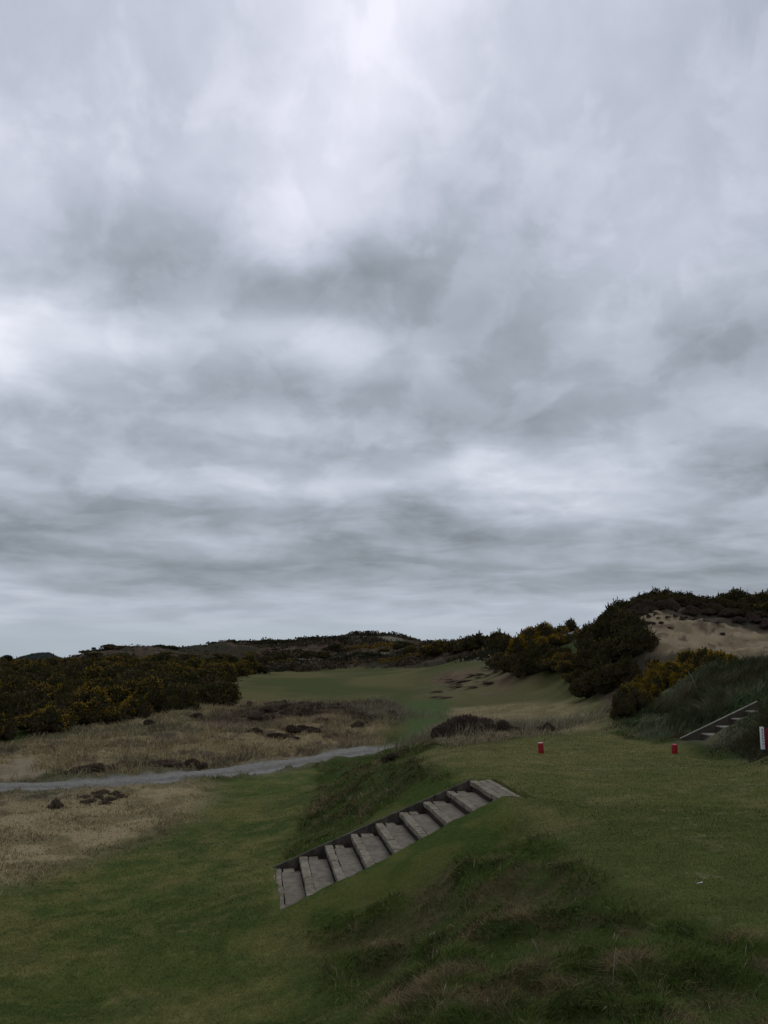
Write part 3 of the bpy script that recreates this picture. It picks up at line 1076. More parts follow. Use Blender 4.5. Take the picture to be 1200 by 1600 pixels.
def spikes(p, d, r, m, ln, wd, spread=.8):
    """m narrow pointed sprigs at every point"""
    n = len(p)
    P = np.repeat(p, m, 0)
    N = np.repeat(d, m, 0) + r.normal(0, spread, (n * m, 3)) * .6 + np.array([0, 0, .35])
    N /= np.linalg.norm(N, axis=1)[:, None]
    S = np.cross(N, r.normal(0, 1, (n * m, 3)))
    S /= np.linalg.norm(S, axis=1)[:, None] + 1e-9
    l = r.uniform(.5, 1.2, n * m)[:, None] * ln
    w = r.uniform(.6, 1.3, n * m)[:, None] * wd
    co = np.stack([P - N * l * .3 - S * w * .3, P + N * l * .2 - S * w, P + N * l * .75, P + N * l * .2 + S * w], 1).reshape(-1, 3)
    b = np.arange(n * m)[:, None] * 4
    return co, np.concatenate([b, b + 1, b + 2, b + 3], 1), n * m


def core(L, r, scale=.84):
    vs, fs, k = [], [], 0
    for (x, y, z, q) in L:
        nu, nv = 9, 6
        t = np.linspace(0, 2 * math.pi, nu, endpoint=False)
        for i in range(nv):
            ph = math.pi * (i + .5) / nv
            rad = q * scale * r.uniform(.85, 1.1, nu)
            vs.append(np.stack([x + rad * math.sin(ph) * np.cos(t), y + rad * math.sin(ph) * np.sin(t), np.maximum(z + rad * math.cos(ph), -.05)], 1))
        for i in range(nv - 1):
            for j in range(nu):
                fs.append((k + i * nu + j, k + (i + 1) * nu + j, k + (i + 1) * nu + (j + 1) % nu, k + i * nu + (j + 1) % nu))
        k += nu * nv
    return np.concatenate(vs), np.array(fs)


def gorse_mesh(seed, n, m=3, ln=.10, wd=.022, lobes=8, brown=.25, spread=.62):
    r = np.random.default_rng(seed)
    L = lobes_of(seed, lobes + 5, spread=spread)
    p, d, k = lobe_points(L, n, r)
    p = ragged(p, seed)
    sp_, sd_, sk_ = shoots(p, d, r, n // 22, ln * 1.7)
    p, d, k = np.concatenate([p, sp_]), np.concatenate([d, sd_]), np.concatenate([k, k[sk_]])
    co, q, cnt = spikes(p, d, r, m, ln, wd)
    lobe_tone = r.uniform(0, 1, len(L))
    tone = np.repeat(lobe_tone[k], m) * .6 + r.uniform(0, 1, cnt) * .4
    c = mixv(C(.048, .044, .017) * np.ones((cnt, 1)), C(.105, .088, .034), tone)
    br = (np.repeat(r.uniform(0, 1, len(L))[k], m) < brown) & (r.uniform(0, 1, cnt) < .6)
    c[br] = C(.120, .080, .042) * r.uniform(.7, 1.2, (br.sum(), 1))
    cv, cf = core(L, r, .70)
    cc = np.concatenate([np.repeat(c, 4, 0), np.tile(C(.040, .033, .018), (len(cv), 1))])
    return np_mesh('gorse_bush', np.concatenate([co, cv]), [q, cf + len(co)], cc), L


def flower_mesh(seed, L, n, frac, size=.030, bright=1.0, base=0):
    """clusters of yellow blossom on some of the lobes, mostly on their tops"""
    r = np.random.default_rng(seed + 900)
    p, d, k = lobe_points(L, n * 6, r, .10)
    act = r.uniform(0, 1, len(L)) < frac
    act[np.argmax(L[:, 2] + L[:, 3])] = True
    cl = fbm(p[:, 0] * 4.2 + seed, p[:, 1] * 4.2 + p[:, 2] * 4.0, seed, 3)
    keep = act[k] & (d[:, 2] > -.15) & (cl > .53 - .12 * r.uniform(0, 1, len(cl)) ** 3)
    p, d = p[keep][:n], d[keep][:n]
    p = ragged(p, base) + d * r.uniform(.02, .09, (len(p), 1))
    co, q, cnt = spikes(p, d, r, 2, size * 1.5, size * .55, 1.4)
    c = mixv(C(.34, .195, .014) * np.ones((cnt, 1)), C(.47, .31, .026), r.uniform(0, 1, cnt)) * r.uniform(.55, 1.1, (cnt, 1)) * bright
    return np_mesh('flowers', co, [q], np.repeat(c, 4, 0))


class Gorse:
    def __init__(s):
        s.f, s.b = {}, {}

    def kit(s, kind):
        if kind in s.f:
            return s.f[kind]
        v = []
        if kind == 'far':
            for i in range(5):
                fm, L = gorse_mesh(300 + i, 900, 3, .115, .030, 8)
                v.append((fm, [flower_mesh(300 + i, L, 420, .65, .034, base=300 + i), flower_mesh(330 + i, L, 170, .4, .034, base=300 + i), flower_mesh(360 + i, L, 45, .25, .034, base=300 + i)]))
        elif kind == 'mid':
            for i in range(4):
                fm, L = gorse_mesh(400 + i, 1900, 3, .085, .020, 11)
                v.append((fm, [flower_mesh(400 + i, L, 900, .7, .024, base=400 + i), flower_mesh(430 + i, L, 330, .45, .024, base=400 + i), flower_mesh(460 + i, L, 70, .25, .024, base=400 + i)]))
        else:
            for i in range(3):
                fm, L = gorse_mesh(500 + i, 3600, 3, .070, .015, 14, spread=.7)
                v.append((fm, [flower_mesh(500 + i, L, 3600, .9, .020, base=500 + i), flower_mesh(530 + i, L, 900, .5, .019, base=500 + i), flower_mesh(560 + i, L, 150, .3, .019, base=500 + i)]))
        s.f[kind] = v
        return v

    def put(s, kind, x, y, size, hgt, flw, label, group=None, rz=None, var=None, sink=.08, name='gorse_bush'):
        v = s.kit(kind)
        fm, fl = v[(var if var is not None else random.randrange(len(v))) % len(v)]
        z = float(height(np.array([x]), np.array([y]))[0])
        o = link(name, fm, None)
        if not fm.materials:
            fm.materials.append(M_GORSE)
        o.location = (x, y, z - sink * hgt)
        o.rotation_euler = (random.uniform(-.08, .08), random.uniform(-.08, .08), rz if rz is not None else random.uniform(0, 6.28))
        o.scale = (size / 2, size / 2 * random.uniform(.88, 1.12), hgt)
        tag(o, label, 'shrub', group)
        if flw is not None:
            fo = link('flowers', fl[flw], o)
            fo['kind'] = 'stuff'
            if not fl[flw].materials:
                fl[flw].materials.append(M_FLOWER)
        return o


G = Gorse()


def px_at(px, Y):
    return pY(px, 1080, Y)[0]


def gorse_thicket():
    """the mass left of the fairway: bush beside bush, from the heath back towards the dunes"""
    base = poly([(-260, 1215), (-120, 1200), (0, 1175), (100, 1150), (200, 1126), (300, 1112), (362, 1104)])
    tops = np.array([[px_at(352, 62), 62], [px_at(360, 75), 75], [px_at(405, 100), 100], [px_at(330, 112), 112], [px_at(180, 112), 112], [px_at(60, 100), 100],
                     [px_at(-60, 90), 90], [px_at(-200, 72), 72]])
    P = np.concatenate([base, tops])
    pts = []
    tries = 0
    r = np.random.default_rng(77)
    while tries < 60000 and len(pts) < 235:
        tries += 1
        x, y = scatter1(r, -33, -8, 27, 112, 1.15)
        if sdf(P, np.array([x]), np.array([y]))[0] < .35:
            continue
        dmin = .95 + y * .0085
        if all((x - a) ** 2 + (y - b) ** 2 > dmin * dmin for a, b in pts):
            pts.append((x, y))
    for (x, y) in sorted(pts, key=lambda q: q[1]):
        fl = fbm(np.array([x * .16]), np.array([y * .16]), 88, 3)[0] + random.uniform(-.10, .10)
        f = 0 if fl > .48 else 1 if fl > .41 else 2 if fl > .35 else None
        front = 1.0 if y > 38 else .9
        s = random.uniform(1.9, 2.9) * (1 + (y - 30) * .006)
        h = random.uniform(1.05, 1.6) * front
        G.put('mid' if y < 42 else 'far', x, y, s, h, f, {0: 'gorse bush thick with yellow flowers in the thicket left of the fairway', 1: 'gorse bush with scattered yellow flowers in the thicket left of the fairway',
              2: 'dark gorse bush with few flowers in the thicket left of the fairway', None: 'dark gorse bush without flowers in the thicket left of the fairway'}[f],
              'gorse bushes in the thicket left of the fairway')


def scatter1(r, a0, a1, r0, r1, p):
    th = math.radians(r.uniform(a0, a1))
    q = 2 - p
    R = (r0 ** q + r.uniform() * (r1 ** q - r0 ** q)) ** (1 / q)
    return R * math.sin(th), R * math.cos(th)


gorse_thicket()


def gorse_right():
    g2 = 'gorse bushes on the mound right of the fairway'
    # the mound that ends the fairway on its right
    for (px, Y, s, h, f, k) in [(850, 59, 3.8, 2.2, 0, 'near'), (828, 58, 3.0, 2.0, 0, 'near'), (838, 56, 3.0, 1.8, 1, 'mid'), (868, 59, 2.6, 1.2, 1, 'mid'), (808, 56, 2.8, 1.5, 2, 'mid'), (845, 54, 3.2, 1.6, None, 'mid'),
                                (868, 52, 3.0, 1.5, None, 'mid'), (825, 54, 2.6, 1.4, None, 'mid'), (890, 50, 2.8, 1.05, 0, 'mid'), (905, 47, 2.8, 1.1, 0, 'mid'), (882, 54, 2.4, .8, 1, 'mid'),
                                (800, 62, 2.6, 1.3, 1, 'far'), (785, 66, 2.6, 1.2, 2, 'far'), (938, 50, 3.0, 1.5, 2, 'mid')]:
        G.put(k, px_at(px, Y), Y, s, h, f, {0: 'gorse bush yellow with flowers on the mound right of the fairway', 1: 'gorse bush with some yellow flowers on the mound right of the fairway',
              2: 'dark gorse bush with few flowers on the mound right of the fairway', None: 'dark gorse bush without flowers on the mound right of the fairway'}[f], g2)
    g3 = 'gorse bushes on the dune left of the sand face'
    for (px, Y, s, h, f) in [(940, 44, 2.8, 1.6, 2), (960, 42, 2.8, 1.5, None), (985, 41, 2.8, 1.4, None), (925, 45, 2.4, 1.5, None), (945, 47, 2.6, 1.6, 2), (968, 46, 2.6, 1.5, 2), (990, 43.5, 2.4, 1.3, 2),
                             (930, 49, 2.6, 1.6, 1), (955, 50, 2.6, 1.6, None), (980, 48, 2.6, 1.4, None), (1000, 40, 2.2, 1.2, None), (920, 41, 2.2, 1.2, None), (945, 39.5, 2.2, 1.2, None), (972, 39, 2.4, 1.2, None),
                             (1000, 47, 2.0, 1.0, 2), (908, 44, 2.2, .8, 1)]:
        G.put('mid', px_at(px, Y), Y, s, h, f, {1: 'gorse bush with some yellow flowers on the dune left of the sand face', 2: 'dark gorse bush with few flowers on the dune left of the sand face',
              None: 'dark gorse bush without flowers on the dune left of the sand face'}[f], g3)
    g4 = 'gorse bushes along the crest over the sand face'
    for (px, Y, s, h, f) in [(965, 50, 2.2, 1.2, None), (985, 50, 2.0, 1.1, 2), (1005, 50, 2.2, 1.1, None), (1025, 50, 2.2, 1.15, 2), (1048, 50, 2.2, 1.1, 1), (1070, 50, 2.0, 1.0, 2), (1090, 50.5, 2.0, .9, None), (1110, 51, 2.0, .8, None),
                             (1128, 51, 1.6, .7, None), (1150, 52, 2.4, 1.2, 2), (1172, 52, 2.2, 1.1, 2), (1195, 52, 2.4, 1.2, 1), (1215, 52, 2.2, 1.1, 1),
                             (1240, 52, 2.4, 1.2, 2), (1030, 48, 2.2, .8, None), (1060, 48, 2.2, .8, None), (1085, 48, 2.0, .7, None), (1110, 48.5, 2.2, .7, None), (1135, 48.5, 2.2, .7, None), (1160, 48.5, 2.4, .7, None),
                             (1185, 48.5, 2.4, .7, 2), (1210, 48, 2.4, .7, 1), (1150, 46.5, 1.8, .5, None), (1180, 46, 2.0, .5, None), (1205, 46, 2.0, .5, None), (1008, 48.5, 2.0, .8, None), (1120, 47, 1.6, .5, None)]:
        G.put('mid', px_at(px, Y), Y, s, h, f, {1: 'low gorse bush with some yellow flowers along the crest over the sand face', 2: 'low dark gorse bush with few flowers along the crest over the sand face',
              None: 'low dark gorse bush without flowers along the crest over the sand face'}[f], g4)
    # brown dead heath hanging over the top of the sand
    r = np.random.default_rng(41)
    for i in range(46):
        px = 985 + i * 5.6 + r.uniform(-3, 3)
        top = np.interp(px, [985, 1010, 1060, 1120, 1200, 1300], [45.0, 45.6, 46.2, 45.6, 44.2, 43.6])
        heather(px, top + r.uniform(-.2, 2.6), r.uniform(.9, 1.7), r.uniform(.30, .62), 'brown heath clump hanging over the top of the sand face', 'brown heath clumps along the top of the sand face')
    for px, Y in [(1012, 43.4), (1018, 44.0), (1030, 44.2), (1034, 43.6), (1042, 44.4), (1070, 44.6), (1078, 44.8), (1026, 42.8), (1084, 44.4), (1060, 43.9), (1110, 44.6), (1015, 42.4), (1022, 43.2), (1038, 43.0), (1048, 43.6), (1072, 43.8), (1092, 44.6), (1104, 44.2), (1128, 44.0), (1050, 42.2), (1160, 42.6), (1134, 42.4)]:
        heather(px, Y, r.uniform(.25, .6), r.uniform(.08, .2), 'small dark tuft rooted in the upper part of the bare sand', 'tufts rooted in the sand face')
    # the near ones in front of the sand
    for i, (px, Y, s, h, f, lab) in enumerate([
        (1100, 28, 2.1, 1.15, 0, 'wide gorse bush covered in yellow flowers right below the sand face'),
        (1062, 27.5, 2.0, 1.1, 0, 'rounded gorse bush full of yellow flowers at the left foot of the sand face'),
        (1030, 27, 1.5, 1.25, 0, 'tall gorse bush with golden flowers beside the purple brown bracken'),
        (1128, 28.5, 1.3, .85, 0, 'small yellow gorse bush at the right end of the yellow row below the sand'),
        (985, 24.5, 1.25, .95, 1, 'dark gorse bush with a few golden flowers at the far right corner of the tee'),
        (1003, 25.0, 1.0, .8, 0, 'small gorse bush with bright yellow flowers beside the darker bush'),
        (972, 23.8, .9, .55, None, 'low dark gorse bush without flowers at the edge of the tee lawn'),
    ]):
        G.put('near', px_at(px, Y), Y, s, h, f, lab, 'gorse bushes between the tee and the sand face', var=i)
    # far ones beside the end of the fairway
    g5 = 'gorse bushes on the low ridge past the fairway'
    q = np.random.default_rng(63)
    ridge = [(q.uniform(120, 345), q.uniform(116, 162), q.uniform(3.5, 5.5), q.uniform(.45, .85), q.choice([0, 1, 1, 2, 2])) for _ in range(34)]
    for (px, Y, s, h, f) in ridge + [(672, 120, 5, 1.7, 0), (690, 122, 4.5, 1.6, 0), (712, 118, 4.5, 1.6, 1), (735, 112, 4.5, 1.9, 2), (755, 110, 4.2, 1.8, 2), (775, 105, 4.0, 1.9, 2), (790, 98, 3.6, 1.7, 1),
                             (645, 130, 4.5, 1.4, 2), (725, 120, 4, 1.5, 0), (745, 118, 4, 1.5, 2), (768, 100, 3.6, 1.4, None), (782, 90, 3.2, 1.3, None), (796, 84, 3.0, 1.3, None),
                             (360, 118, 4, 1.2, 1), (385, 122, 4, 1.2, 1), (410, 128, 4.5, 1.2, 2), (440, 140, 4.5, 1.3, None), (480, 150, 4.5, 1.4, 2), (520, 155, 5, 1.3, None), (500, 140, 4, 1.2, None),
                             (560, 150, 4.5, 1.2, None), (600, 142, 4.5, 1.3, 2), (630, 138, 4.5, 1.3, None), (895, 84, 2.2, 1.3, None), (876, 88, 3.0, 1.2, None)]:
        G.put('far', px_at(px, Y), Y, s, h, f, {0: 'distant gorse bush yellow with flowers on the low ridge past the fairway', 1: 'distant gorse bush with some yellow flowers on the low ridge past the fairway',
              2: 'distant dark gorse bush with few flowers on the low ridge past the fairway', None: 'distant dark gorse bush without flowers on the low ridge past the fairway'}[f], g5)


def heather_mesh(seed, n=1500, ln=.16, wd=.018, tint=(.125, .088, .066)):
    r = np.random.default_rng(seed)
    L = lobes_of(seed, 9, flat=.5, spread=.75)
    p, d, k = lobe_points(L, n, r, .5)
    d = d * .55 + np.array([0, 0, .9])
    co, q, cnt = spikes(p, d, r, 3, ln, wd, .5)
    c = mixv(C(*tint) * .55 * np.ones((cnt, 1)), C(*tint) * 1.35, r.uniform(0, 1, cnt))
    tan = r.uniform(0, 1, cnt) < .08
    c[tan] = C(.13, .10, .07)
    cv, cf = core(L, r, .72)
    return np_mesh('heather_clump', np.concatenate([co, cv]), [q, cf + len(co)], np.concatenate([np.repeat(c, 4, 0), np.tile(C(.065, .048, .037), (len(cv), 1))]))


HM = [heather_mesh(700 + i) for i in range(4)]
HP = [heather_mesh(720 + i, 900, .20, .016, (.20, .145, .10)) for i in range(3)]
for q in HM + HP:
    q.materials.append(M_TWIG)


def heather(px, Y, s, h, label, group=None, sy=None, rz=None, kit=None):
    x = px_at(px, Y)
    o = link('heather_clump', (kit or HM)[random.randrange(len(kit or HM))])
    z = float(height(np.array([x]), np.array([Y]))[0])
    o.location = (x, Y, z - .06 * h)
    o.rotation_euler = (0, 0, rz if rz is not None else random.uniform(0, 6.28))
    o.scale = (s / 2, (sy or s) / 2, h)
    return tag(o, label, 'heather', group)


def heathers():
    gm = 'heather clumps of the dark mound behind the tee'
    for (px, Y, s, h, lab) in [(722, 25.6, 2.2, .74, 'largest dark heather clump of the mound behind the tee'), (694, 25.0, 1.5, .50, 'dark heather clump at the left end of the mound behind the tee'),
                               (752, 25.4, 1.4, .55, 'dark heather clump right of the largest clump of the mound'), (784, 24.4, 1.0, .48, 'squarish dark heather clump at the right end of the mound, by pale grass'),
                               (762, 24.3, .8, .34, 'low dark heather clump nearest the tee lawn, in pale dead stalks')]:
        heather(px, Y, s, h, lab, gm)
    heather(854, 24.0, .55, .34, 'small round dark heather clump standing alone behind the left red marker')
    for (px, Y, s, h, lab) in [(632, 20.4, .8, .24, 'low dark heather clump at the far left corner of the tee lawn'), (612, 20.6, .6, .22, 'dark heather clump where the gravel path meets the tee bank'),
                               ]:
        heather(px, Y, s, h, lab, 'heather clumps on the tee bank corner')
    heather(303, 26.8, 1.0, .34, 'rounded dark heather clump on the verge beside the gravel path')
    gl = 'low heather strip along the far verge of the path'
    for (px, Y) in [(130, 25.3), (155, 25.6), (180, 25.8), (200, 26.2), (222, 26.3), (245, 26.5), (262, 26.9), (280, 26.9)]:
        heather(px, Y, 1.1, .2, 'low brown heather clump in the strip along the far verge of the path', gl, kit=HP)
    gn = 'low heather in the patch on the near verge of the path'
    for (px, Y) in [(140, 21.5), (168, 22.0), (188, 21.9), (150, 20.8), (178, 21.2), (160, 21.5), (172, 20.7), (196, 21.5)]:
        heather(px, Y, random.uniform(.30, .55), random.uniform(.07, .14), 'low brown heather clump in the patch on the near verge of the path', gn, kit=HP)
    heather(97, 20.2, .4, .26, 'small upright dark heather clump alone in the dry grass left of the path patch', kit=HP)
    gb = 'low brown heather patches on the slope right of the fairway'
    q = np.random.default_rng(55)
    for i in range(26):
        heather(q.uniform(682, 795), q.uniform(54, 74), q.uniform(1.2, 3.2), q.uniform(.04, .085), 'low brown heather patch on the slope right of the fairway', gb, sy=q.uniform(1.5, 4), rz=q.uniform(-.3, .3), kit=HP)
    gh = 'heather clumps scattered over the heath past the path'
    r = np.random.default_rng(31)
    for i in range(70):
        if i < 46:
            px, Y = r.uniform(375, 615), r.uniform(38.5, 43.5)
        else:
            px, Y = r.uniform(220, 600), r.uniform(31, 39)
        heather(px, Y, r.uniform(.6, 1.5), r.uniform(.14, .34), 'low dark heather clump scattered over the heath past the path', gh, kit=HP if i % 2 else None)


heathers()
gorse_right()


def far_scrub():
    """heath and scrub covering the distant dunes: one mass of small tufts"""
    x, y = scatter(85000, -31, 31, 62, 235, .5)
    z = zones(x, y)
    pat = fbm(x * .07, y * .10, 301, 4)
    w = (1 - np.clip(z['fairway'] + z['sand'] + z['track'], 0, 1)) * (.25 + .75 * sstep(.42, .56, pat))
    k = rng.uniform(0, 1, len(x)) < w
    x, y, pat = x[k], y[k], pat[k]
    n = len(x)
    h = height(x, y)
    size = rng.uniform(.35, 1.0, n) * (.45 + .0035 * y) * (.6 + .8 * sstep(.45, .62, pat))
    m = 9
    P = np.repeat(np.stack([x, y, h], 1), m, 0)
    S = np.repeat(size, m)[:, None]
    off = rng.normal(0, 1, (n * m, 3)) * np.array([.40, .40, .12]) + np.array([0, 0, .12])
    P = P + off * S
    N = off + np.array([0, 0, .5]) + rng.normal(0, .3, off.shape)
    N /= np.linalg.norm(N, axis=1)[:, None]
    T_ = np.cross(N, rng.normal(0, 1, off.shape))
    T_ /= np.linalg.norm(T_, axis=1)[:, None]
    co = np.stack([P - T_ * S * .15, P + N * S * .17, P + T_ * S * .15, P - N * S * .13], 1).reshape(-1, 3)
    b = np.arange(n * m)[:, None] * 4
    tone = np.clip(fbm(x * .05, y * .05, 311, 4) + rng.normal(0, .08, n), 0, 1)
    c = mixv(C(.036, .034, .018) * np.ones((n, 1)), C(.082, .058, .038), sstep(.40, .62, tone))
    pl = rng.uniform(0, 1, n) < .03 + .45 * sstep(.60, .70, fbm(x * .09, y * .13, 321, 3)) * (y > 120) * (x > -60)
    c[pl] = C(.17, .15, .105)
    yl = (fbm(x * .12, y * .08, 331, 3) + rng.normal(0, .05, n) > .69) & (y < 160) & (y > 100)
    c[yl] = C(.15, .095, .02)
    me = np_mesh('heath_scrub', co, [np.concatenate([b, b + 1, b + 2, b + 3], 1)], np.repeat(np.repeat(c, m, 0), 4, 0))
    tag(link('heath_scrub', me, None, M_TWIG), 'dark heath scrub covering the distant dunes', None, None, 'stuff')


far_scrub()


# ---------------------------------------------------------------- plain materials
def plain(name, col, rough=.6, spec=.3, var=.25, scale=30.0, bump=.0, col2=None):
    m, T, bs = mat_new(name)
    L = m.node_tree.links
    tc = T.n('ShaderNodeTexCoord')
    n1 = T.noise(tc.outputs['Object'], scale, 6, .6)
    n2 = T.noise(tc.outputs['Object'], scale * .22, 4, .55)
    f = T.m('ADD', T.m('MULTIPLY', n1.outputs[0], .6), T.m('MULTIPLY', n2.outputs[0], .4))
    c2 = col2 if col2 else tuple(v * (1 - var * 2) for v in col)
    L.new(T.mixc(T.mr(f, .35, .66, 0, 1), (*c2, 1), (*col, 1)), bs.inputs['Base Color'])
    bs.inputs['Roughness'].default_value = rough
    bs.inputs['Specular IOR Level'].default_value = spec
    if bump:
        bp = T.n('ShaderNodeBump')
        bp.inputs['Strength'].default_value = .8
        bp.inputs['Distance'].default_value = bump
        L.new(n1.outputs[0], bp.inputs['Height'])
        L.new(bp.outputs[0], bs.inputs['Normal'])
    return m


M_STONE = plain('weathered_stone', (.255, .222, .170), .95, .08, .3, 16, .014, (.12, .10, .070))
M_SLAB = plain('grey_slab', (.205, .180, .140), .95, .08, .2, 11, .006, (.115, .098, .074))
M_RISER = plain('shaded_masonry', (.060, .050, .040), .95, .05, .25, 12, .012)  # colour darkened for the shade on the risers; also seen in the joints
M_KERB = plain('kerb', (.12, .10, .078), .95, .05, .25, 10, .008, (.045, .038, .030))  # shadow on the inner face is painted in by a darker tone
M_TIMBER = plain('weathered_timber', (.26, .235, .185), .85, .2, .25, 25, .004)
M_DARKWOOD = plain('dark_boards', (.095, .080, .060), .9, .1, .2, 25, .004)
M_RED = plain('red_paint', (.33, .012, .018), .45, .4, .1, 20)
M_DEEPRED = plain('deep_red_paint', (.17, .008, .020), .45, .4, .1, 20)
M_PINK = plain('top_sheen', (.60, .42, .36), .5, .4, .08, 20)  # sheen on the left marker's top, put in as a pale colour
M_WHITE = plain('white_paint', (.78, .79, .78), .5, .35, .05, 20)
M_BLACK = plain('black_plastic', (.012, .012, .014), .5, .3, .1, 20)
M_INK = plain('ink', (.03, .035, .035), .6, .2, .05, 20)
M_DEADWOOD = plain('dead_wood', (.28, .235, .17), .9, .15, .25, 25)


# ---------------------------------------------------------------- steps
def v3(F, a, b, z):
    return Vector(F.P(a, b, z))


def jit(s):
    return random.uniform(-s, s)


def stone_steps():
    F = FL
    root = empty('stone_steps', F.P(0, F.w / 2, F.A[2] - F.r * 8))
    tag(root, 'flight of worn stone steps climbing the grass bank to the tee', 'steps')
    M = root.matrix_basis.inverted() @ Matrix.Identity(4)
    inv = Matrix.Translation(root.location).inverted()

    def quad(a0, a1, b0, b1, z0, z1, mb, j=0.0):
        B = [inv @ v3(F, a + jit(j), b + jit(j), z0) for a, b in ((a0, b0), (a0, b1), (a1, b1), (a1, b0))]
        T = [Vector((p.x, p.y, 0)) for p in B]
        dz = z1 - z0
        mb.prism(B, [p + Vector((0, 0, dz + jit(j * .4))) for p in B])
        return T
    for i in range(F.n):
        w_ = 2.02 if i == 0 else float(F.wn(i * F.t)) + .22
        # i = 0 the top tread; its nosing at a = i*t, its back at (i-1)*t
        zt = F.A[2] - F.r * i
        a1 = i * F.t
        a0 = a1 - F.t
        if i == 0:
            a0 = a1 - .34
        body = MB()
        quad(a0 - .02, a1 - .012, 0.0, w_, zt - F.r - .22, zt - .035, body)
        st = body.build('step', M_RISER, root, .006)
        slab = MB()
        back = a0 if i == 0 else a0 + .0
        nd = .105                                      # depth of the stones along the nosing
        edge = .26
        quad(back + (.095 if i == 0 else .003), a1 - nd - .004, edge + .006, w_ - .50, zt - .035, zt - random.uniform(0, .003), slab, .004)
        slab.build('slab', M_SLAB, st, .004)
        blocks = []

        def stone(*q):
            mb = MB()
            quad(*q[:6], mb, q[6])
            blocks.append(mb)
        b = 0.0
        while b < w_ - .02:
            ln = random.uniform(.26, .62) if b > .01 else random.uniform(.18, .30)
            b1 = min(b + ln, w_)
            if w_ - b1 < .15:
                b1 = w_
            stone(a1 - nd + jit(.008), a1 + .012 + jit(.007), b + .004, b1 - .004, zt - .07, zt + jit(.004), .006)
            b = b1
        # blocks at both ends of the slab, some of them short, so that dark joints show
        stone(back + .05 + random.uniform(0, .09), a1 - nd - random.uniform(.02, .05), .01, edge - random.uniform(.01, .035), zt - .035, zt - .002 - random.uniform(0, .008), .006)
        stone(back + .03 + random.uniform(0, .10), a1 - nd - random.uniform(.016, .05), w_ - .49 + random.uniform(.0, .03), w_ - .26, zt - .035, zt - .002 - random.uniform(0, .008), .006)
        stone(back + .03, a1 - nd - .016, w_ - .25, w_, zt - .035, zt - .004, .006)
        if i == 0:
            b = 0.0
            while b < w_ - .02:
                b1 = min(b + random.uniform(.30, .6), w_)
                if w_ - b1 < .15:
                    b1 = w_
                stone(back - .01 + jit(.006), back + .09, b + .004, b1 - .004, zt - .07, zt + .004 + jit(.004), .006)
                b = b1
        for mb in blocks:
            mb.build('edging_stone', M_STONE, st, .008)
    # low kerb wall along the far side, in lengths
    L = (F.n - 1) * F.t
    seg = [-.02, .6, 1.35, 2.1, 2.75, L + .02]
    for q in range(len(seg) - 1):
        s0, s1 = seg[q] + .003, seg[q + 1] - .003
        kb = MB()
        zt0, zt1 = F.nose(s0) + .018 + jit(.006), F.nose(s1) + .018 + jit(.006)
        th = .06
        P = lambda s, b, z: inv @ v3(F, s, b, z)
        kb.prism([P(s0, -th, zt0 - .5), P(s0, -.004, zt0 - .5), P(s1, -.004, zt1 - .5), P(s1, -th, zt1 - .5)],
                 [P(s0, -th, zt0), P(s0, -.004, zt0), P(s1, -.004, zt1), P(s1, -th, zt1)])
        kb.build('kerb', M_KERB, root, .008)
    # one loose stone where the near end of the second tread meets the turf
    lo = MB()
    quad(.02, .13, 1.80, 2.02, F.A[2] - .06, F.A[2] + .0, lo, .012)
    lo.build('end_stone', M_STONE, root, .012)


stone_steps()


def timber_steps():
    F = FR
    root = empty('timber_steps', F.P((F.n - 1) * F.t, 0, F.A[2] - F.r * (F.n - 1)))
    tag(root, 'short flight of weathered timber steps set in the right hand dune bank', 'steps')
    inv = Matrix.Translation(root.location).inverted()
    P = lambda s, b, z: inv @ v3(F, s, b, z)
    for i in range(F.n):
        zt = F.A[2] - F.r * i
        a1 = i * F.t
        a0 = a1 - F.t
        rb = MB()
        w = F.w
        rb.prism([P(a0, .0, zt - F.r - .2), P(a0, w, zt - F.r - .2), P(a1 - .01, w, zt - F.r - .2), P(a1 - .01, .0, zt - F.r - .2)],
                 [P(a0, .0, zt - .03), P(a0, w, zt - .03), P(a1 - .01, w, zt - .03), P(a1 - .01, .0, zt - .03)])
        st = rb.build('step', M_DARKWOOD, root, .004)
        tb = MB()
        tb.prism([P(a0 + .02, .01, zt - .03), P(a0 + .02, w, zt - .03), P(a1 + .015, w, zt - .03), P(a1 + .015, .01, zt - .03)],
                 [P(a0 + .02, .01, zt + .006), P(a0 + .02, w, zt + jit(.006)), P(a1 + .015, w, zt + jit(.006)), P(a1 + .015, .01, zt)])
        tb.build('tread', M_TIMBER, st, .005)
    sb = MB()
    L = (F.n - 1) * F.t
    z0, z1 = F.A[2] + .15, F.A[2] - F.r * (F.n - 1) + .03
    sb.prism([P(-.28, -.055, z0 - .35), P(-.28, -.008, z0 - .35), P(L + .10, -.008, z1 - .35), P(L + .10, -.055, z1 - .35)],
             [P(-.28, -.055, z0 + .03), P(-.28, -.008, z0 + .03), P(L + .10, -.008, z1), P(L + .10, -.055, z1)])
    sb.build('side_board', M_DARKWOOD, root, .004)
    tb = MB()
    tb.prism([P(-.28, -.065, z0 + .031), P(-.28, .0, z0 + .031), P(L + .12, .0, z1 + .001), P(L + .12, -.065, z1 + .001)],
             [P(-.28, -.065, z0 + .05), P(-.28, .0, z0 + .05), P(L + .12, .0, z1 + .02), P(L + .12, -.065, z1 + .02)])
    tb.build('capping_rail', M_TIMBER, root, .004)


timber_steps()


# ---------------------------------------------------------------- tee markers and tee sign
def ground_at(x, y):
    return float(height(np.array([x]), np.array([y]))[0])


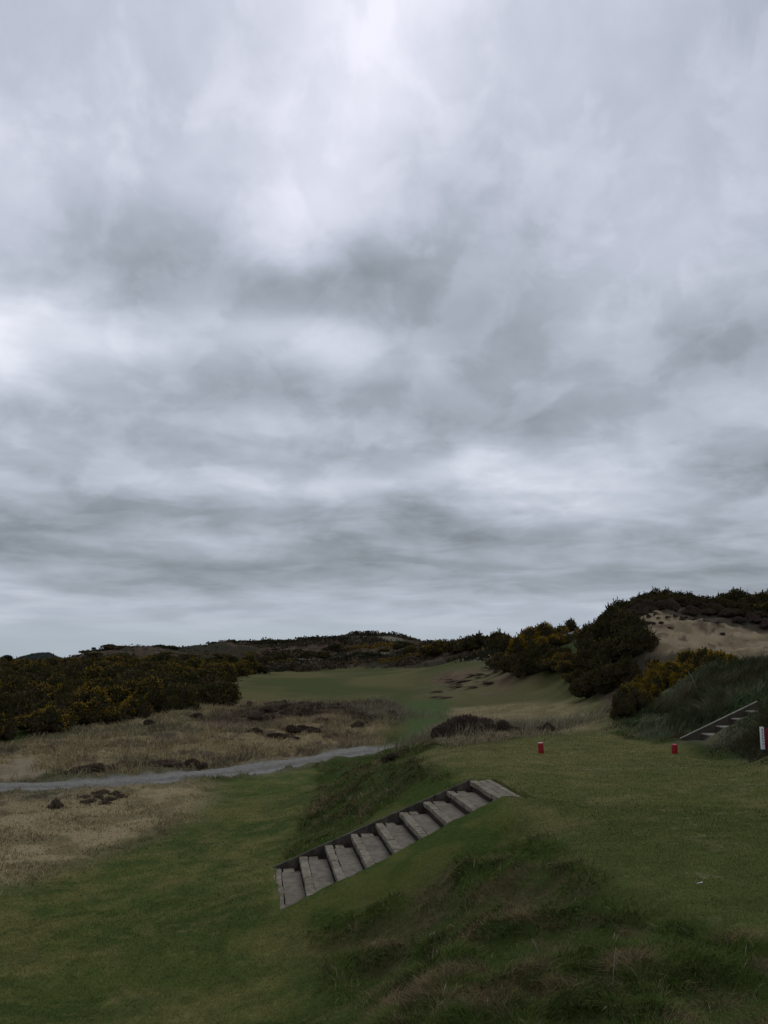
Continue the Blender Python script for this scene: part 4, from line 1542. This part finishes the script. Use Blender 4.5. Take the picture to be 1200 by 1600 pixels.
def tee_marker(px, py, rad, h, tilt, label):
    x, y, _ = pZ(px, py, 0.0)
    o = empty('tee_marker', (x, y, ground_at(x, y) - .012))
    o.rotation_euler = tilt
    tag(o, label, 'tee marker', 'red tee markers')
    b = MB()
    b.lathe([(rad * .90, 0), (rad * .96, .01), (rad * .98, h * .5), (rad, h - .018), (rad * 1.0, h - .008), (rad * .93, h)], 28)
    b.build('body', M_RED, o, smooth=False).data.polygons.foreach_set('use_smooth', [len(p.vertices) == 4 for p in o.children[0].data.polygons])
    c = MB()
    c.lathe([(rad * .90, h + .0005), (rad * .86, h + .006), (rad * .5, h + .009), (rad * .1, h + .010)], 28)
    c.build('top', M_PINK if tilt[1] else M_RED, o, smooth=True)
    return o


tee_marker(846, 1181, .056, .205, (0, math.radians(-4), 0), 'red cylinder tee marker with a pale sheen painted on top, leaning left on the middle of the tee')
tee_marker(1054, 1173.5, .060, .19, (math.radians(2), 0, 0), 'red cylinder tee marker with a red top beside the timber steps')


def tee_sign():
    x, y, _ = pY(1191, 1178, 17.0)
    z = ground_at(x, y)
    o = empty('tee_sign', (x, y, z))
    tag(o, 'upright tee sign with a white lettered strip and deep red side at the right edge', 'sign')
    zb = CAMZ + pY(1191, 1171, 17.0)[2] - CAMZ - z     # bottom and top of the painted part above the ground
    zt = pY(1191, 1136, 17.0)[2] - z
    p = MB()
    p.prism([(.062, 0, zb), (.20, -.03, zb), (.20, .05, zb), (.062, .05, zb)], [(.062, 0, zt), (.20, -.03, zt - .06), (.20, .05, zt - .06), (.062, .05, zt)])
    p.build('red_panel', M_DEEPRED, o, .005)
    w = MB()
    w.box((-.004, -.004, zb), (.062, 0, 0), (0, .05, 0), (0, 0, zt - zb))
    ws = w.build('white_strip', M_WHITE, o, .003)
    # the dark figure at the top and the small letters set one above the other
    H = zt - zb
    t = MB()
    yb = -.0065
    t.box((.021, yb, zt - .085), (.012, 0, 0), (0, .002, 0), (0, 0, .052))
    t.box((.016, yb, zt - .042), (.006, 0, 0), (0, .002, 0), (0, 0, .007))
    t.build('numeral', M_INK, ws)
    for q, zz in enumerate((.130, .178, .228, .282, .335)):
        zz = zt - zz * H / .43
        t = MB()
        t.box((.014, yb, zz), (.007, 0, 0), (0, .002, 0), (0, 0, .024))
        t.box((.034, yb, zz), (.007, 0, 0), (0, .002, 0), (0, 0, .024))
        t.box((.021, yb, zz + (.017, .0, .009, .017, .0)[q]), (.013, 0, 0), (0, .002, 0), (0, 0, .007))
        if q in (0, 2):
            t.box((.021, yb, zz + .0), (.013, 0, 0), (0, .002, 0), (0, 0, .006))
        t.build('letter', M_INK, ws)
    b = MB()
    b.prism([(-.004, -.025, -.05), (.205, -.04, -.05), (.205, .06, -.05), (-.004, .06, -.05)], [(.004, -.012, zb - .001), (.198, -.034, zb - .001), (.198, .054, zb - .001), (.004, .054, zb - .001)])
    b.build('base', M_BLACK, o, .006)


tee_sign()


# ---------------------------------------------------------------- small things
def stick(name, pts, rad, mat, label, cat, group=None):
    mb = MB()
    mb.tube(pts, rad, 6)
    o = mb.build(name, mat, None, smooth=True)
    return tag(o, label, cat, group)


def small_things():
    def g(px, py, dz=.02):
        q = hit(px, py)
        return Vector((q[0], q[1], ground_at(q[0], q[1]) + dz))
    # broken peg on the tee
    a = g(1093, 1380, .008)
    mb = MB()
    d = Vector((.055, .02, .004))
    mb.tube([a - d * .5, a + d * .1, a + d * .38, a + d * .5], [.0025, .0035, .004, .0075], 10)
    tag(mb.build('tee_peg', M_WHITE, None, smooth=True), 'broken white peg lying on the near part of the tee', 'tee peg')
    # dead branches
    b = g(700, 1155, .05)
    stick('dead_branch', [b + Vector((-.55, .1, .16)), b + Vector((-.2, .05, .10)), b + Vector((.1, 0, .04)), b + Vector((.45, -.1, .02))], [.014, .02, .018, .01], M_DEADWOOD,
          'pale dead branch lying at the left foot of the heather mound', 'branch')
    b = g(770, 1143, .05)
    stick('dead_branch', [b + Vector((-.3, .1, .35)), b + Vector((0, .05, .28)), b + Vector((.3, .05, .12))], [.01, .012, .007], M_DEADWOOD, 'pale arched dead branch in the middle of the heather mound', 'branch')
    b = g(355, 1147, .05)
    stick('dead_branch', [b + Vector((-.12, 0, .0)), b + Vector((.0, 0, .18)), b + Vector((.16, .05, .32))], [.02, .02, .012], M_DEADWOOD, 'short pale stick standing on the heath past the path', 'branch')
    b = g(1086, 1083, .1)
    stick('dead_branch', [b + Vector((.08, 0, -.1)), b + Vector((0, 0, .22)), b + Vector((-.16, 0, .5))], [.012, .010, .006], M_DEADWOOD, 'thin bare pale stalk in the dune grass below the yellow gorse', 'branch')
    b = g(957, 1555, .02)
    stick('dry_stalk', [b, b + Vector((.012, .0, .12)), b + Vector((.03, .0, .25))], [.003, .0026, .0018], M_DEADWOOD, 'single pale dry stalk upright in the foreground rough', 'stalk')
    b = g(840, 1545, .02)
    stick('dry_stalk', [b + Vector((.03, 0, 0)), b + Vector((.01, .0, .09)), b + Vector((-.03, .0, .17))], [.004, .0034, .002], M_DEADWOOD, 'whitish dry stalk leaning left at the foot of the foreground rough', 'stalk')


small_things()


# ---------------------------------------------------------------- trees and hill on the skyline
def crown_mesh(seed, n, ln, wd, c0, c1, flat=1.0):
    r = np.random.default_rng(seed)
    L = lobes_of(seed, 9, flat=.75 * flat, spread=.6)
    p, d, k = lobe_points(L, n, r)
    co, q, cnt = spikes(p, d, r, 3, ln, wd)
    c = mixv(C(*c0) * np.ones((cnt, 1)), C(*c1), r.uniform(0, 1, cnt))
    return np_mesh('crown', co, [q], np.repeat(c, 4, 0))


M_BARK = plain('bark', (.06, .048, .036), .9, .1, .2, 10, .01)


def tree(px, Y, w, h, label, group, seed, lift=.25):
    x = px_at(px, Y)
    z = ground_at(x, Y)
    o = empty('tree', (x, Y, z))
    tag(o, label, 'tree', group)
    t = MB()
    t.tube([(0, 0, -.3), (.03 * w, 0, h * .3), (-.02 * w, 0, h * .55), (0, 0, h * .8)], [.05 * w, .04 * w, .03 * w, .012 * w], 8)
    for k in range(5):
        a = k * 1.3 + seed
        t.tube([(0, 0, h * (.3 + .07 * k)), (math.cos(a) * w * .18, math.sin(a) * w * .18, h * (.45 + .07 * k)), (math.cos(a) * w * .36, math.sin(a) * w * .36, h * (.55 + .07 * k))], [.022 * w, .015 * w, .006 * w], 6)
    t.build('trunk', M_BARK, o, smooth=True)
    c = link('crown', crown_mesh(seed, 900, .12, .034, (.018, .024, .016), (.034, .042, .024)), o, M_GORSE)
    c.location = (0, 0, h * lift)
    c.scale = (w / 2, w / 2, h * (1 - lift))


tree(3, 205, 7, 4.0, 'dark tree at the far left end of the skyline', 'dark trees on the left skyline', 21, .1)
tree(14, 205, 6.5, 3.2, 'dark rounded tree between the far left tree and the wooded hill', 'dark trees on the left skyline', 22, .1)
tree(143.5, 150, 1.0, .95, 'small lone dark tree on the slope of the first far dune', None, 23, .02)


def wooded_hill():
    """low hill with a plantation, far beyond the dunes"""
    Yc = 620.0
    xs = np.array([-40, 10, 25, 35, 50, 62, 72, 80, 85, 92, 100, 140])
    tp = np.array([1040, 1036, 1030, 1026, 1022.5, 1020, 1019.8, 1020.5, 1022.5, 1026, 1028.5, 1040])
    px = np.linspace(-40, 140, 240)
    py = np.interp(px, xs, tp)
    X = (px - 600) / FPX * Yc / 1.01
    top = np.array([pY(a, b, Yc)[2] for a, b in zip(px, py)])
    zb = -22.0
    rows = []
    ny = 60
    for j in range(ny):
        t = j / (ny - 1) * 2 - 1
        prof = (1 - t * t) ** .7
        rows.append(np.stack([X * (1 + t * 60 / Yc), np.full(len(X), Yc + t * 60), zb + (top - zb) * prof + (rng.uniform(-.5, .5, len(X)) + .9 * (fbm(X * .25, X * 0 + t * 9, 404, 2) - .5)) * prof ** .3], 1))
    co = np.concatenate(rows)
    nx = len(X)
    i, j = np.meshgrid(np.arange(ny - 1), np.arange(nx - 1), indexing='ij')
    a = (i * nx + j).ravel()
    F = np.stack([a, a + 1, a + nx + 1, a + nx], 1)
    c = mixv(C(.017, .022, .020) * np.ones((len(co), 1)), C(.030, .036, .028), rng.uniform(0, 1, len(co)))  # slightly bluish: distance haze mixed into the tree colours
    tag(link('hills', np_mesh('hills', co, [F], c), None, M_GORSE), 'low dark wooded hill on the left skyline', None, None, 'structure')


wooded_hill()
